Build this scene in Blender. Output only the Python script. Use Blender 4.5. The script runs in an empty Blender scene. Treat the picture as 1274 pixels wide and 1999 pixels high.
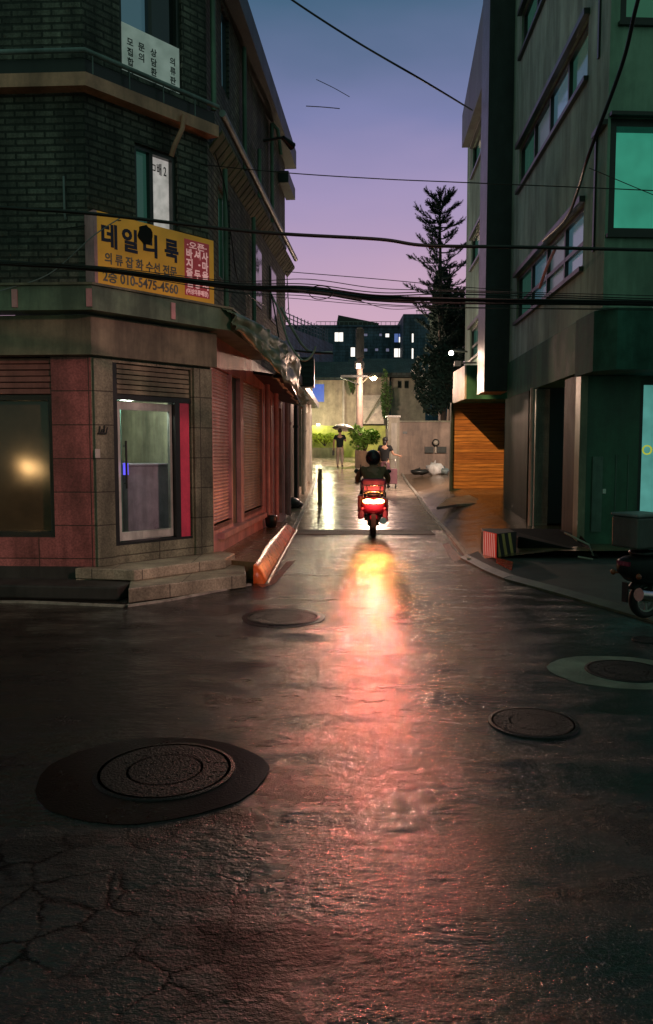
import bpy, bmesh, math, random
from mathutils import Vector, Matrix, Euler
random.seed(7)
R = math.radians
S = bpy.context.scene
COL = S.collection
F, CXP, CYP, PITCH, CAMH = 1500.0, 637.0, 999.5, R(4.5), 1.6
# ------------------------------------------------------------ camera
cd = bpy.data.cameras.new('camera'); cam = bpy.data.objects.new('camera', cd); COL.objects.link(cam)
cd.sensor_fit = 'VERTICAL'; cd.sensor_height = 36; cd.lens = 36 * F / 1999.0
cam.location = (0, 0, CAMH); cam.rotation_euler = (R(90) - PITCH, 0, 0)
cd.clip_start = .05; cd.clip_end = 2000
S.camera = cam
# ------------------------------------------------------------ world: dusk sky, blue overhead to mauve near the roofs
W = bpy.data.worlds.new('World'); S.world = W; W.use_nodes = True
nt = W.node_tree; nt.nodes.clear()
def nn(t, k, **kw):
    n = t.nodes.new(k)
    for a, b in kw.items(): setattr(n, a, b)
    return n
out = nn(nt, 'ShaderNodeOutputWorld'); bg = nn(nt, 'ShaderNodeBackground')
tc = nn(nt, 'ShaderNodeTexCoord'); sp = nn(nt, 'ShaderNodeSeparateXYZ')
nt.links.new(tc.outputs['Generated'], sp.inputs[0])
nz = nn(nt, 'ShaderNodeTexNoise'); nz.inputs['Scale'].default_value = 2.2; nz.inputs['Detail'].default_value = 4
mp = nn(nt, 'ShaderNodeMapping'); mp.inputs['Scale'].default_value = (1, 1, 3)
nt.links.new(tc.outputs['Generated'], mp.inputs[0]); nt.links.new(mp.outputs[0], nz.inputs[0])
ad = nn(nt, 'ShaderNodeMath', operation='MULTIPLY_ADD'); ad.inputs[1].default_value = .14; 
sb = nn(nt, 'ShaderNodeMath', operation='ADD'); sb.inputs[1].default_value = -.07
nt.links.new(nz.outputs[0], ad.inputs[0]); nt.links.new(sp.outputs[2], ad.inputs[2]); nt.links.new(ad.outputs[0], sb.inputs[0])
rp = nn(nt, 'ShaderNodeValToRGB'); nt.links.new(sb.outputs[0], rp.inputs[0])
er = rp.color_ramp
stops = [(0.0, (.58, .36, .44)), (.13, (.66, .41, .52)), (.22, (.54, .36, .50)), (.31, (.36, .29, .49)), (.39, (.20, .215, .41)),
         (.49, (.058, .125, .21)), (.62, (.045, .13, .12)), (1, (.05, .15, .11))]  # unseen zenith made teal to tint the walls
er.elements[0].position = 0; er.elements[0].color = (*stops[0][1], 1)
er.elements[1].position = 1; er.elements[1].color = (*stops[-1][1], 1)
for p, c in stops[1:-1]:
    e = er.elements.new(p); e.color = (*c, 1)
sky = nn(nt, 'ShaderNodeTexSky', sky_type='NISHITA'); sky.sun_disc = False
sky.sun_elevation = R(-3); sky.sun_rotation = R(20)
bg2 = nn(nt, 'ShaderNodeBackground'); bg2.inputs[1].default_value = .05
nt.links.new(sky.outputs[0], bg2.inputs[0])
bg.inputs[1].default_value = 1.0
# teal put into the unseen sky behind, to light the walls green
mr = nn(nt, 'ShaderNodeMapRange'); mr.inputs[1].default_value = .35; mr.inputs[2].default_value = -.25; nt.links.new(sp.outputs[1], mr.inputs[0])
mx = nn(nt, 'ShaderNodeMix', data_type='RGBA'); mx.inputs[7].default_value = (.10, .185, .145, 1)
nt.links.new(mr.outputs[0], mx.inputs[0]); nt.links.new(rp.outputs[0], mx.inputs[6]); nt.links.new(mx.outputs[2], bg.inputs[0])
addsh = nn(nt, 'ShaderNodeAddShader'); nt.links.new(bg.outputs[0], addsh.inputs[0]); nt.links.new(bg2.outputs[0], addsh.inputs[1])
nt.links.new(addsh.outputs[0], out.inputs[0])
vs = S.view_settings; vs.view_transform = 'Standard'; vs.look = 'None'; vs.exposure = 0; vs.gamma = 1
S.render.engine = 'CYCLES'
S.cycles.max_bounces = 6; S.cycles.sample_clamp_indirect = 4

# ------------------------------------------------------------ unprojection helpers (photo pixels, 1274x1999)
def ray(px, py):
    a, b = (px - CXP) / F, (CYP - py) / F
    c, s = math.cos(PITCH), math.sin(PITCH)
    return Vector((a, c + b * s, b * c - s))
ORI = Vector((0, 0, CAMH))
def gz(Y):
    if Y < 15.4: return 0
    if Y < 27: return (Y - 15.4) / 11.6 * .38
    if Y < 34.5: return .38 + (Y - 27) / 7.5 * .53
    if Y < 42: return .91 + (Y - 34.5) / 7.5 * .4
    if Y < 50: return 1.31
    return 1.31 + (Y - 50) * .1
def G(px, py, z=0):
    d = ray(px, py); return ORI + d * ((z - CAMH) / d.z)
def GG(px, py, dz=0):
    d = ray(px, py); t = 4.0
    for _ in range(4000):
        p = ORI + d * t
        if p.z <= gz(p.y) + dz: return p
        t += .02
    return ORI + d * t
def at(px, py, Y):
    d = ray(px, py); return ORI + d * (Y / d.y)

# ------------------------------------------------------------ mesh builder
class MB:
    def __init__(s): s.v = []; s.f = []; s.sm = []
    def add(s, vs, fs, smooth=False):
        o = len(s.v); s.v += [Vector(x) for x in vs]
        for f in fs: s.f.append([i + o for i in f]); s.sm.append(smooth)
        return s
    def quad(s, a, b, c, d): return s.add([a, b, c, d], [(0, 1, 2, 3)])
    def box(s, x0, x1, y0, y1, z0, z1, M=None):
        v = [Vector((x, y, z)) for z in (z0, z1) for y in (y0, y1) for x in (x0, x1)]
        if M is not None: v = [M @ p for p in v]
        return s.add(v, [(0, 2, 3, 1), (4, 5, 7, 6), (0, 1, 5, 4), (2, 6, 7, 3), (1, 3, 7, 5), (0, 4, 6, 2)])
    def prism(s, poly, z0, z1):
        n = len(poly)
        v = [Vector((p[0], p[1], z0 if not callable(z0) else z0(p))) for p in poly] + [Vector((p[0], p[1], z1 if not callable(z1) else z1(p))) for p in poly]
        return s.add(v, [tuple(range(n))[::-1], tuple(range(n, 2 * n))] + [(i, (i + 1) % n, n + (i + 1) % n, n + i) for i in range(n)])
    def tube(s, pts, r, n=8, cap=True):
        pts = [Vector(p) for p in pts]; rs = r if isinstance(r, (list, tuple)) else [r] * len(pts)
        rings = []; up = None
        for i, p in enumerate(pts):
            d = (pts[min(i + 1, len(pts) - 1)] - pts[max(i - 1, 0)])
            if d.length < 1e-9: d = Vector((0, 0, 1))
            d.normalize()
            if up is None:
                up = Vector((0, 0, 1)) if abs(d.z) < .9 else Vector((1, 0, 0))
            a = d.cross(up)
            if a.length < 1e-4: a = d.cross(Vector((0, 1, 0)))
            a.normalize(); b = d.cross(a); up = -b if False else up
            rings.append([p + (a * math.cos(2 * math.pi * k / n) + b * math.sin(2 * math.pi * k / n)) * rs[i] for k in range(n)])
        v = [q for rg in rings for q in rg]; f = []
        for i in range(len(pts) - 1):
            for k in range(n):
                f.append((i * n + k, i * n + (k + 1) % n, (i + 1) * n + (k + 1) % n, (i + 1) * n + k))
        s.add(v, f, True)
        if cap: s.add(rings[0], [tuple(range(n))[::-1]]); s.add(rings[-1], [tuple(range(n))])
        return s
    def lathe(s, prof, n=20, M=None, caps=True):
        v = []
        for r, z in prof:
            for k in range(n):
                a = 2 * math.pi * k / n; p = Vector((r * math.cos(a), r * math.sin(a), z)); v.append(M @ p if M is not None else p)
        f = [(i * n + k, i * n + (k + 1) % n, (i + 1) * n + (k + 1) % n, (i + 1) * n + k) for i in range(len(prof) - 1) for k in range(n)]
        if caps: f += [tuple(range(n))[::-1], tuple(range((len(prof) - 1) * n, len(prof) * n))]
        return s.add(v, f, True)
    def ell(s, c, rx, ry, rz, n=14, m=9, M=None):
        prof = [(math.sin(math.pi * i / m), -math.cos(math.pi * i / m)) for i in range(m + 1)]
        prof[0] = (.02, -1); prof[-1] = (.02, 1)
        T = Matrix.Translation(c) @ (M or Matrix()) @ Matrix.Diagonal((rx, ry, rz, 1))
        return s.lathe(prof, n, T)
    def build(s, name, mat, parent=None, label=None, bevel=0, solid=0):
        me = bpy.data.meshes.new(name)
        off = parent.matrix_basis.translation.copy() if parent is not None else Vector()
        rt = parent
        if parent is not None and parent.parent is not None: off = parent.parent.matrix_basis.translation.copy() + off
        me.from_pydata([p - off for p in s.v], [], s.f); me.update()
        for p, q in zip(me.polygons, s.sm): p.use_smooth = q
        uv = me.uv_layers.new(name='UVMap')
        for p in me.polygons:
            nrm = p.normal
            if abs(nrm.z) > .75:
                for li in p.loop_indices:
                    c = me.vertices[me.loops[li].vertex_index].co + off; uv.data[li].uv = (c.x, c.y)
            else:
                t = Vector((-nrm.y, nrm.x)); t = t.normalized() if t.length > 1e-6 else Vector((1, 0))
                for li in p.loop_indices:
                    c = me.vertices[me.loops[li].vertex_index].co + off; uv.data[li].uv = (c.x * t.x + c.y * t.y, c.z)
        o = bpy.data.objects.new(name, me); COL.objects.link(o); me.materials.append(mat)
        if parent is not None: o.parent = parent
        if label: o['label'] = label
        if bevel:
            b = o.modifiers.new('b', 'BEVEL'); b.width = bevel; b.segments = 2; b.limit_method = 'ANGLE'
        return o
def tag(o, label, cat, group=None):
    o['label'] = label; o['category'] = cat
    if group: o['group'] = group
    return o
def thing(name, loc, label, cat, group=None):
    o = bpy.data.objects.new(name, None); COL.objects.link(o); o.location = loc; o.empty_display_size = .2
    return tag(o, label, cat, group)
def struct(o): o['kind'] = 'structure'; return o

# ------------------------------------------------------------ materials
MATS = {}
def newmat(name):
    m = bpy.data.materials.new(name); m.use_nodes = True; t = m.node_tree
    return m, t, t.nodes['Principled BSDF']
def noise(t, scale, detail=4, rough=.6, src='Object', mscale=None):
    c = nn(t, 'ShaderNodeTexCoord'); n = nn(t, 'ShaderNodeTexNoise')
    n.inputs['Scale'].default_value = scale; n.inputs['Detail'].default_value = detail; n.inputs['Roughness'].default_value = rough
    if mscale:
        mpp = nn(t, 'ShaderNodeMapping'); mpp.inputs['Scale'].default_value = mscale
        t.links.new(c.outputs[src], mpp.inputs[0]); t.links.new(mpp.outputs[0], n.inputs[0])
    else: t.links.new(c.outputs[src], n.inputs[0])
    return n
def ramp(t, src, pts):
    r = nn(t, 'ShaderNodeValToRGB'); t.links.new(src, r.inputs[0]); e = r.color_ramp.elements
    e[0].position = pts[0][0]; e[1].position = pts[-1][0]
    e[0].color = (*pts[0][1], 1); e[1].color = (*pts[-1][1], 1)
    for p, c in pts[1:-1]: x = e.new(p); x.color = (*c, 1)
    return r
def g3(v): return (v, v, v)
def mixc(t, a, b, fac, mode='MIX'):
    m = nn(t, 'ShaderNodeMix', data_type='RGBA', blend_type=mode)
    for sock, v in ((6, a), (7, b), (0, fac)):
        if hasattr(v, 'links'): t.links.new(v, m.inputs[sock])
        elif isinstance(v, tuple): m.inputs[sock].default_value = (*v, 1)
        else: m.inputs[sock].default_value = v
    return m.outputs[2]
def bumpn(t, b, h, strength, dist=.01, prev=None):
    bn = nn(t, 'ShaderNodeBump'); bn.inputs['Strength'].default_value = strength; bn.inputs['Distance'].default_value = dist
    t.links.new(h, bn.inputs['Height'])
    if prev is not None: t.links.new(prev, bn.inputs['Normal'])
    t.links.new(bn.outputs[0], b.inputs['Normal']); return bn.outputs[0]
def mat(name, col, rough=.6, metal=0, var=.35, scale=2.5, bump=.25, bscale=60, stain=.5):
    m, t, b = newmat(name)
    n1 = noise(t, scale, 6, .7); n2 = noise(t, 1.1, 5, .65, mscale=(2.2, 2.2, .35))
    lo = tuple(c * (1 - var) for c in col); hi = tuple(min(1, c * (1 + var)) for c in col)
    c = ramp(t, n1.outputs[0], [(.3, lo), (.7, hi)]).outputs[0]
    s = ramp(t, n2.outputs[0], [(.38, g3(1 - stain)), (.62, g3(1))]).outputs[0]
    c = mixc(t, c, s, 1.0, 'MULTIPLY')
    t.links.new(c, b.inputs['Base Color'])
    rr = nn(t, 'ShaderNodeMapRange'); rr.inputs[3].default_value = max(.05, rough - .15); rr.inputs[4].default_value = min(1, rough + .15)
    t.links.new(n1.outputs[0], rr.inputs[0]); t.links.new(rr.outputs[0], b.inputs['Roughness'])
    b.inputs['Metallic'].default_value = metal
    n3 = noise(t, bscale, 3, .6)
    if bump: bumpn(t, b, n3.outputs[0], bump, .01)
    return m
def brickmat(name, c1, c2, mortar, bw, bh, msz=.012, rough=.7, bump=.5, src='UV', offset=.5, stain=.55):
    m, t, b = newmat(name)
    tcn = nn(t, 'ShaderNodeTexCoord'); br = nn(t, 'ShaderNodeTexBrick'); br.offset = offset
    t.links.new(tcn.outputs[src], br.inputs[0])
    br.inputs['Color1'].default_value = (*c1, 1); br.inputs['Color2'].default_value = (*c2, 1); br.inputs['Mortar'].default_value = (*mortar, 1)
    br.inputs['Scale'].default_value = 1; br.inputs['Brick Width'].default_value = bw; br.inputs['Row Height'].default_value = bh
    br.inputs['Mortar Size'].default_value = msz; br.inputs['Mortar Smooth'].default_value = .3
    n1 = noise(t, 1.3, 7, .7); n2 = noise(t, .9, 5, .65, mscale=(2.5, 2.5, .3)); n3 = noise(t, 45, 3)
    c = mixc(t, br.outputs[0], ramp(t, n1.outputs[0], [(.3, g3(.45)), (.7, g3(1.3))]).outputs[0], 1.0, 'MULTIPLY')
    c = mixc(t, c, ramp(t, n2.outputs[0], [(.4, g3(1 - stain)), (.6, g3(1))]).outputs[0], 1.0, 'MULTIPLY')
    c = mixc(t, c, ramp(t, n3.outputs[0], [(.35, g3(.7)), (.65, g3(1.2))]).outputs[0], 1.0, 'MULTIPLY')
    t.links.new(c, b.inputs['Base Color']); b.inputs['Roughness'].default_value = rough
    inv = nn(t, 'ShaderNodeMath', operation='MULTIPLY_ADD'); inv.inputs[1].default_value = -1; 
    t.links.new(br.outputs['Fac'], inv.inputs[0]); t.links.new(n3.outputs[0], inv.inputs[2])
    bumpn(t, b, inv.outputs[0], bump, .012)
    return m
def emis(name, col, strength, base=None, var=.3, scale=5):
    m, t, b = newmat(name)
    b.inputs['Base Color'].default_value = (*(base or col), 1)
    n = noise(t, scale, 3); c = ramp(t, n.outputs[0], [(.3, tuple(x * (1 - var) for x in col)), (.7, col)])
    t.links.new(c.outputs[0], b.inputs['Emission Color']); b.inputs['Emission Strength'].default_value = strength
    b.inputs['Roughness'].default_value = .4
    return m
def glassy(name, col, rough=.08, spec=.8, em=None, es=0):
    m, t, b = newmat(name)
    n = noise(t, 3, 3); c = ramp(t, n.outputs[0], [(.3, tuple(x * .6 for x in col)), (.7, col)])
    t.links.new(c.outputs[0], b.inputs['Base Color']); b.inputs['Roughness'].default_value = rough
    b.inputs['IOR'].default_value = 1.7
    n2 = noise(t, .8, 2); bumpn(t, b, n2.outputs[0], .15, .05)
    if em: b.inputs['Emission Color'].default_value = (*em, 1); b.inputs['Emission Strength'].default_value = es
    return m

M_brick = brickmat('dark_brick', (.24, .235, .19), (.11, .11, .09), (.04, .045, .035), .22, .075, .014, bump=.9, stain=.7)
M_tile_g = brickmat('grey_green_stone_tile', (.34, .36, .24), (.29, .31, .21), (.09, .09, .06), .62, .38, .008, .45, .25, offset=0)
M_tile_r = brickmat('red_light_tinted_tile', (.58, .20, .19), (.44, .14, .14), (.12, .06, .05), .62, .38, .008, .45, .25, offset=0)  # red light on the left facade put into the tile colour
M_conc = mat('wet_concrete', (.16, .14, .115), .35, scale=4, bscale=90, stain=.5)
M_conc_d = mat('dark_wet_concrete', (.04, .04, .036), .65, scale=4)
M_step = brickmat('granite_step', (.46, .42, .31), (.42, .38, .28), (.05, .045, .04), .8, .6, .006, .4, .2, offset=0, stain=.4)
M_canopy = mat('green_painted_canopy', (.17, .26, .17), .4, scale=3, stain=.6, bscale=15)
M_lintel = mat('grime_beige_lintel', (.24, .23, .15), .5, scale=3, stain=.6)
M_orange_f = mat('peach_flashing', (.80, .36, .24), .55, stain=.45)
M_dark = mat('black_metal', (.018, .02, .02), .35, bscale=90)
M_frame = mat('dark_bronze_frame', (.03, .04, .035), .35)
M_pipe = mat('grey_pvc_pipe', (.20, .25, .25), .4)
M_pipe_w = mat('weathered_white_pipe', (.55, .50, .42), .4)
M_alu = mat('brushed_aluminium', (.62, .66, .60), .4, .3)
M_cable = mat('black_cable_rubber', (.01, .012, .012), .45)
M_shut = mat('pink_light_tinted_shutter', (.72, .45, .42), .4, .2, stain=.3, bscale=30)  # pinkish street light painted into the shutter metal
M_shut2 = mat('pale_cream_shutter_metal', (.55, .46, .37), .35, .3, stain=.35)
M_sidew = mat('pink_light_tinted_plaster', (.60, .28, .27), .5, stain=.35)  # pink light along the alley side put into the plaster colour
M_sidew2 = mat('brown_painted_plaster', (.24, .15, .11), .6, stain=.6)
M_glass_d = glassy('dark_window_glass', (.012, .02, .02), .05)
M_glass_g = glassy('green_tinted_glass', (.02, .05, .04), .1, em=(.03, .10, .075), es=.4)
M_glass_sky = glassy('window_glass_sky_glow', (.03, .06, .07), .12, em=(.05, .11, .14), es=.6)  # sky reflection put in as a faint glow of the glass
M_teal = emis('teal_lit_blind', (.035, .27, .18), .95, (.05, .3, .2), .45, 1.2)
M_teal2 = emis('pale_teal_lit_shopfront', (.10, .34, .30), .8, (.1, .3, .3), .5, 2)
M_curtain = emis('lit_white_curtain', (.42, .38, .36), .9, (.6, .6, .55), .45, 9)
M_poster = mat('weathered_white_poster', (.62, .66, .60), .6, stain=.4)
M_posterlit = emis('poster_lit_from_inside', (.15, .19, .17), .75, (.6, .6, .55), .45, 5)
M_ink = mat('faded_dark_ink', (.03, .06, .05), .6)
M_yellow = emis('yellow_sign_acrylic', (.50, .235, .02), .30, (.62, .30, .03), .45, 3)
M_signpink = mat('pink_sign_edge', (.85, .40, .42), .4)
M_blueink = mat('dark_blue_lettering', (.01, .015, .07), .5)
M_greyink = mat('grey_lettering', (.20, .20, .19), .5)
M_redp = emis('red_sign_panel', (.22, .025, .03), .5, (.35, .04, .05))
M_pinkink = emis('pale_pink_lettering', (.62, .32, .30), .6, (.8, .5, .5))
M_orange = mat('orange_painted_kerb', (.75, .13, .02), .3, scale=8, stain=.5, bscale=25, bump=.6)
M_kerb = mat('pale_kerb_stone', (.45, .42, .36), .3, scale=9)
M_wood = None
M_green_wall = mat('green_light_tinted_side_render', (.29, .42, .33), .85, var=.2, scale=1.2, stain=.45, bscale=120)  # green light on the block put into the side wall colour
M_green_front = mat('green_light_tinted_front_render', (.26, .40, .31), .8, var=.2, scale=1.2, stain=.35, bscale=120)  # same green light tint painted into the front
M_band = mat('dark_green_fascia_panel', (.05, .16, .09), .7, var=.3, stain=.45)
M_pil = mat('black_green_pilaster_cladding', (.022, .035, .036), .4, stain=.4)
M_pier = mat('charcoal_pier_cladding', (.045, .06, .04), .6)
M_redpaint = mat('faded_red_road_paint', (.30, .06, .03), .3, scale=12)
M_skin = mat('skin', (.45, .25, .17), .5, var=.1, stain=.1)
M_hair = mat('black_hair', (.012, .01, .01), .5)
M_tee = mat('black_cotton', (.005, .006, .008), .9)
M_tee2 = mat('dark_navy_cotton', (.006, .014, .016), .9)
M_pants = mat('light_khaki_cotton', (.50, .38, .30), .8, stain=.2)
M_pants2 = mat('plum_grey_trousers', (.16, .07, .09), .8)
M_olive = mat('olive_brown_jacket', (.40, .26, .15), .8)
M_white = mat('white_plastic', (.82, .80, .74), .5)
M_maroon = mat('maroon_scooter_paint', (.20, .02, .05), .25, bump=0, stain=.2)
M_tyre = mat('black_tyre_rubber', (.012, .012, .012), .6)
M_chrome = mat('chrome', (.6, .55, .55), .18, 1, bump=0, stain=.1)

# wood cladding
M_wood, t, b = newmat('orange_timber_cladding')
br = nn(t, 'ShaderNodeTexBrick'); tcn = nn(t, 'ShaderNodeTexCoord'); t.links.new(tcn.outputs['UV'], br.inputs[0])
br.inputs['Color1'].default_value = (.62, .26, .06, 1); br.inputs['Color2'].default_value = (.42, .15, .035, 1); br.inputs['Mortar'].default_value = (.10, .035, .01, 1)
br.inputs['Scale'].default_value = 1; br.inputs['Brick Width'].default_value = 6; br.inputs['Row Height'].default_value = .105; br.inputs['Mortar Size'].default_value = .006
n1 = noise(t, 1.2, 6, .7, 'UV', (1.2, 18, 1)); c = mixc(t, br.outputs[0], ramp(t, n1.outputs[0], [(.35, g3(.45)), (.65, g3(1.25))]).outputs[0], 1.0, 'MULTIPLY')
t.links.new(c, b.inputs['Base Color']); b.inputs['Roughness'].default_value = .5; bumpn(t, b, n1.outputs[0], .3, .01)

# wet asphalt: stony surface with a patchy film of running water, crazed old patch at the near left
M_road, t, b = newmat('wet_asphalt')
tcn = nn(t, 'ShaderNodeTexCoord')
def mth(op, a, b_=None, c=None):
    m_ = nn(t, 'ShaderNodeMath', operation=op)
    for i, v in enumerate((a, b_, c)):
        if v is None: continue
        if hasattr(v, 'links'): t.links.new(v, m_.inputs[i])
        else: m_.inputs[i].default_value = v
    return m_.outputs[0]
agg = noise(t, 85, 3, .75); agg2 = noise(t, 210, 2, .7); big = noise(t, .45, 6, .65); mid = noise(t, 1.0, 6, .68, mscale=(1.2, 2.4, 1))
c0 = ramp(t, agg.outputs[0], [(.30, (.005, .0045, .004)), (.52, (.017, .014, .012)), (.72, (.050, .042, .034))]).outputs[0]
c1 = mixc(t, c0, ramp(t, big.outputs[0], [(.35, g3(.55)), (.65, g3(1.3))]).outputs[0], 1.0, 'MULTIPLY')
def cracks(scale, width, wob):
    v = nn(t, 'ShaderNodeTexVoronoi', feature='DISTANCE_TO_EDGE'); v.inputs['Scale'].default_value = scale
    d_ = noise(t, 5, 6, .7); vm = nn(t, 'ShaderNodeVectorMath', operation='MULTIPLY_ADD'); vm.inputs[1].default_value = (wob, wob, 0)
    t.links.new(d_.outputs['Color'], vm.inputs[0]); t.links.new(tcn.outputs['Object'], vm.inputs[2]); t.links.new(vm.outputs[0], v.inputs[0])
    return ramp(t, v.outputs['Distance'], [(.0, g3(0)), (width, g3(1))]).outputs[0]
crk = cracks(4.2, .055, .16); crk2 = cracks(.35, .004, 1.4)
sx = nn(t, 'ShaderNodeSeparateXYZ'); t.links.new(tcn.outputs['Object'], sx.inputs[0])
m1 = nn(t, 'ShaderNodeMapRange'); m1.inputs[1].default_value = -.5; m1.inputs[2].default_value = .1; m1.inputs[3].default_value = 1; m1.inputs[4].default_value = 0; t.links.new(sx.outputs[0], m1.inputs[0])
m2 = nn(t, 'ShaderNodeMapRange'); m2.inputs[1].default_value = 2.9; m2.inputs[2].default_value = 3.5; m2.inputs[3].default_value = 1; m2.inputs[4].default_value = 0; t.links.new(sx.outputs[1], m2.inputs[0])
zone = mth('MULTIPLY', m1.outputs[0], m2.outputs[0])
zn = mth('MULTIPLY', zone, ramp(t, noise(t, 2.5, 4).outputs[0], [(.40, g3(.0)), (.55, g3(1))]).outputs[0])
ck = mixc(t, (1.0, 1.0, 1.0), crk, zn)
ck = mixc(t, ck, crk2, 1.0, 'MULTIPLY')
c2 = mixc(t, c1, ramp(t, ck, [(0, g3(.10)), (1, g3(1))]).outputs[0], 1.0, 'MULTIPLY')
t.links.new(c2, b.inputs['Base Color'])
film = ramp(t, mid.outputs[0], [(.40, g3(0)), (.58, g3(1))]).outputs[0]
dry = mth('SUBTRACT', 1.0, film)
ro = mth('MULTIPLY_ADD', dry, .20, .045); ro = mth('MULTIPLY_ADD', zone, .30, ro); ro = mth('MULTIPLY_ADD', agg.outputs[0], .06, ro)
t.links.new(ro, b.inputs['Roughness'])
sl = mth('MULTIPLY', mth('MULTIPLY_ADD', film, .72, .16), mth('MULTIPLY_ADD', ramp(t, ck, [(0, g3(0)), (1, g3(1))]).outputs[0], .93, .07)); t.links.new(sl, b.inputs['Specular IOR Level'])
b.inputs['IOR'].default_value = 1.5
rip = noise(t, 1, 4, .7, mscale=(11, 19, 1)); wv = noise(t, 1, 5, .6, mscale=(2.6, 7.5, 1))
nb = bumpn(t, b, wv.outputs[0], .42, .03); nb = bumpn(t, b, rip.outputs[0], 1.0, .016, nb)
gs_ = mth('MULTIPLY_ADD', dry, .75, .25)
bn = nn(t, 'ShaderNodeBump'); bn.inputs['Distance'].default_value = .009; t.links.new(gs_, bn.inputs['Strength']); t.links.new(agg.outputs[0], bn.inputs['Height']); t.links.new(nb, bn.inputs['Normal'])
nb = bumpn(t, b, ck, .35, .008, bn.outputs[0])

# ------------------------------------------------------------ text on a wall frame
def text_into(mb, s, o, d, n, size, thick=.004, bold=0, fit=None):
    """set text s with its lower-left corner at o, running along d, facing n"""
    cu = bpy.data.curves.new('t', 'FONT'); cu.body = s; cu.size = size; cu.extrude = thick; cu.offset = bold; cu.resolution_u = 3
    ob = bpy.data.objects.new('t', cu); COL.objects.link(ob)
    dg = bpy.context.evaluated_depsgraph_get(); me = bpy.data.meshes.new_from_object(ob.evaluated_get(dg))
    Mx = Matrix((( d[0], 0, n[0], o[0]), (d[1], 0, n[1], o[1]), (0, 1, 0, o[2]), (0, 0, 0, 1)))
    w = max([v.co.x for v in me.vertices], default=0)
    if fit and w > 0:
        for v in me.vertices: v.co.x *= fit / w
    mb.add([Mx @ v.co for v in me.vertices], [tuple(p.vertices) for p in me.polygons])
    bpy.data.objects.remove(ob); bpy.data.curves.remove(cu); bpy.data.meshes.remove(me)
    return w

# ------------------------------------------------------------ wall frame
class Wall:
    def __init__(s, P, d):
        s.P = Vector((P[0], P[1], 0)); s.d = Vector((d[0], d[1], 0)).normalized(); s.n = Vector((s.d.y, -s.d.x, 0))
    def w(s, a, z, o=0): return s.P + s.d * a + s.n * o + Vector((0, 0, z))
    def pt(s, px, py, o=0):
        d = ray(px, py); P = s.P + s.n * o; t = (P - ORI).dot(s.n) / d.dot(s.n); q = ORI + d * t
        return (q - s.P).dot(s.d), q.z
    def s_at(s, px, o=0): return s.pt(px, 882, o)[0]
    def box(s, mb, a0, a1, z0, z1, o0, o1):
        v = [s.w(a, z, o) for z in (z0, z1) for o in (o0, o1) for a in (a0, a1)]
        mb.add(v, [(0, 1, 3, 2), (4, 6, 7, 5), (0, 4, 5, 1), (2, 3, 7, 6), (1, 5, 7, 3), (0, 2, 6, 4)]); return mb
    def grid(s, mb, a0, a1, z0, z1, holes=(), depth=.18, o=0):
        A = sorted({a0, a1, *[h[0] for h in holes], *[h[1] for h in holes]}); Z = sorted({z0, z1, *[h[2] for h in holes], *[h[3] for h in holes]})
        A = [x for x in A if a0 <= x <= a1]; Z = [x for x in Z if z0 <= x <= z1]
        for i in range(len(A) - 1):
            for j in range(len(Z) - 1):
                ca, cz = (A[i] + A[i + 1]) / 2, (Z[j] + Z[j + 1]) / 2
                if any(h[0] < ca < h[1] and h[2] < cz < h[3] for h in holes): continue
                mb.quad(s.w(A[i], Z[j], o), s.w(A[i + 1], Z[j], o), s.w(A[i + 1], Z[j + 1], o), s.w(A[i], Z[j + 1], o))
        for h in holes:
            a, b_, c, e = h; q = [(a, c), (b_, c), (b_, e), (a, e)]
            for k in range(4):
                p0, p1 = q[k], q[(k + 1) % 4]
                mb.quad(s.w(p0[0], p0[1], o), s.w(p1[0], p1[1], o), s.w(p1[0], p1[1], o - depth), s.w(p0[0], p0[1], o - depth))
        return mb
def window(wall, root, h, mullions=(), rails=(), fm=None, pm=None, depth=.12, fw=.05, name='window', label=None, sill=None, pms=None):
    a, b_, c, e = h; fm = fm or M_frame; pm = pm or M_glass_d
    m = MB()
    wall.box(m, a, a + fw, c, e, -depth, -.04); wall.box(m, b_ - fw, b_, c, e, -depth, -.04)
    wall.box(m, a + fw, b_ - fw, c, c + fw, -depth, -.042); wall.box(m, a + fw, b_ - fw, e - fw, e, -depth, -.042)
    for x in mullions: wall.box(m, x - fw / 2, x + fw / 2, c + fw, e - fw, -depth, -.045)
    for x in rails: wall.box(m, a + fw, b_ - fw, x - fw / 2, x + fw / 2, -depth, -.048)
    f = m.build(name, fm, root, label)
    xs = [a] + sorted(mullions) + [b_]
    for i in range(len(xs) - 1):
        g = MB(); wall.box(g, xs[i] + .01, xs[i + 1] - .01, c + .01, e - .01, -depth + .012, -depth + .03)
        g.build('pane', (pms[i] if pms else pm), f)
    if sill is not None:
        q = MB(); wall.box(q, a - .06, b_ + .06, c - .07, c - .002, -.02, .08); q.build('sill', sill, f)
    return f

# ================================================================== GROUND
m = MB()
xs = [-60, -30, -15, -8, -4, -2, -1, 0, 1, 2, 3, 4, 6, 9, 15, 30, 60]
ys = [-25, -12, -5, 0, 5, 10, 15.4, 17, 19, 21, 23, 25, 27, 28.5, 30, 31.5, 33, 34.5, 36, 38, 40, 42, 50, 60, 75, 100, 160]
for j in range(len(ys) - 1):
    for i in range(len(xs) - 1):
        m.quad((xs[i], ys[j], gz(ys[j])), (xs[i + 1], ys[j], gz(ys[j])), (xs[i + 1], ys[j + 1], gz(ys[j + 1])), (xs[i], ys[j + 1], gz(ys[j + 1])))
struct(m.build('road', M_road))

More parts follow.
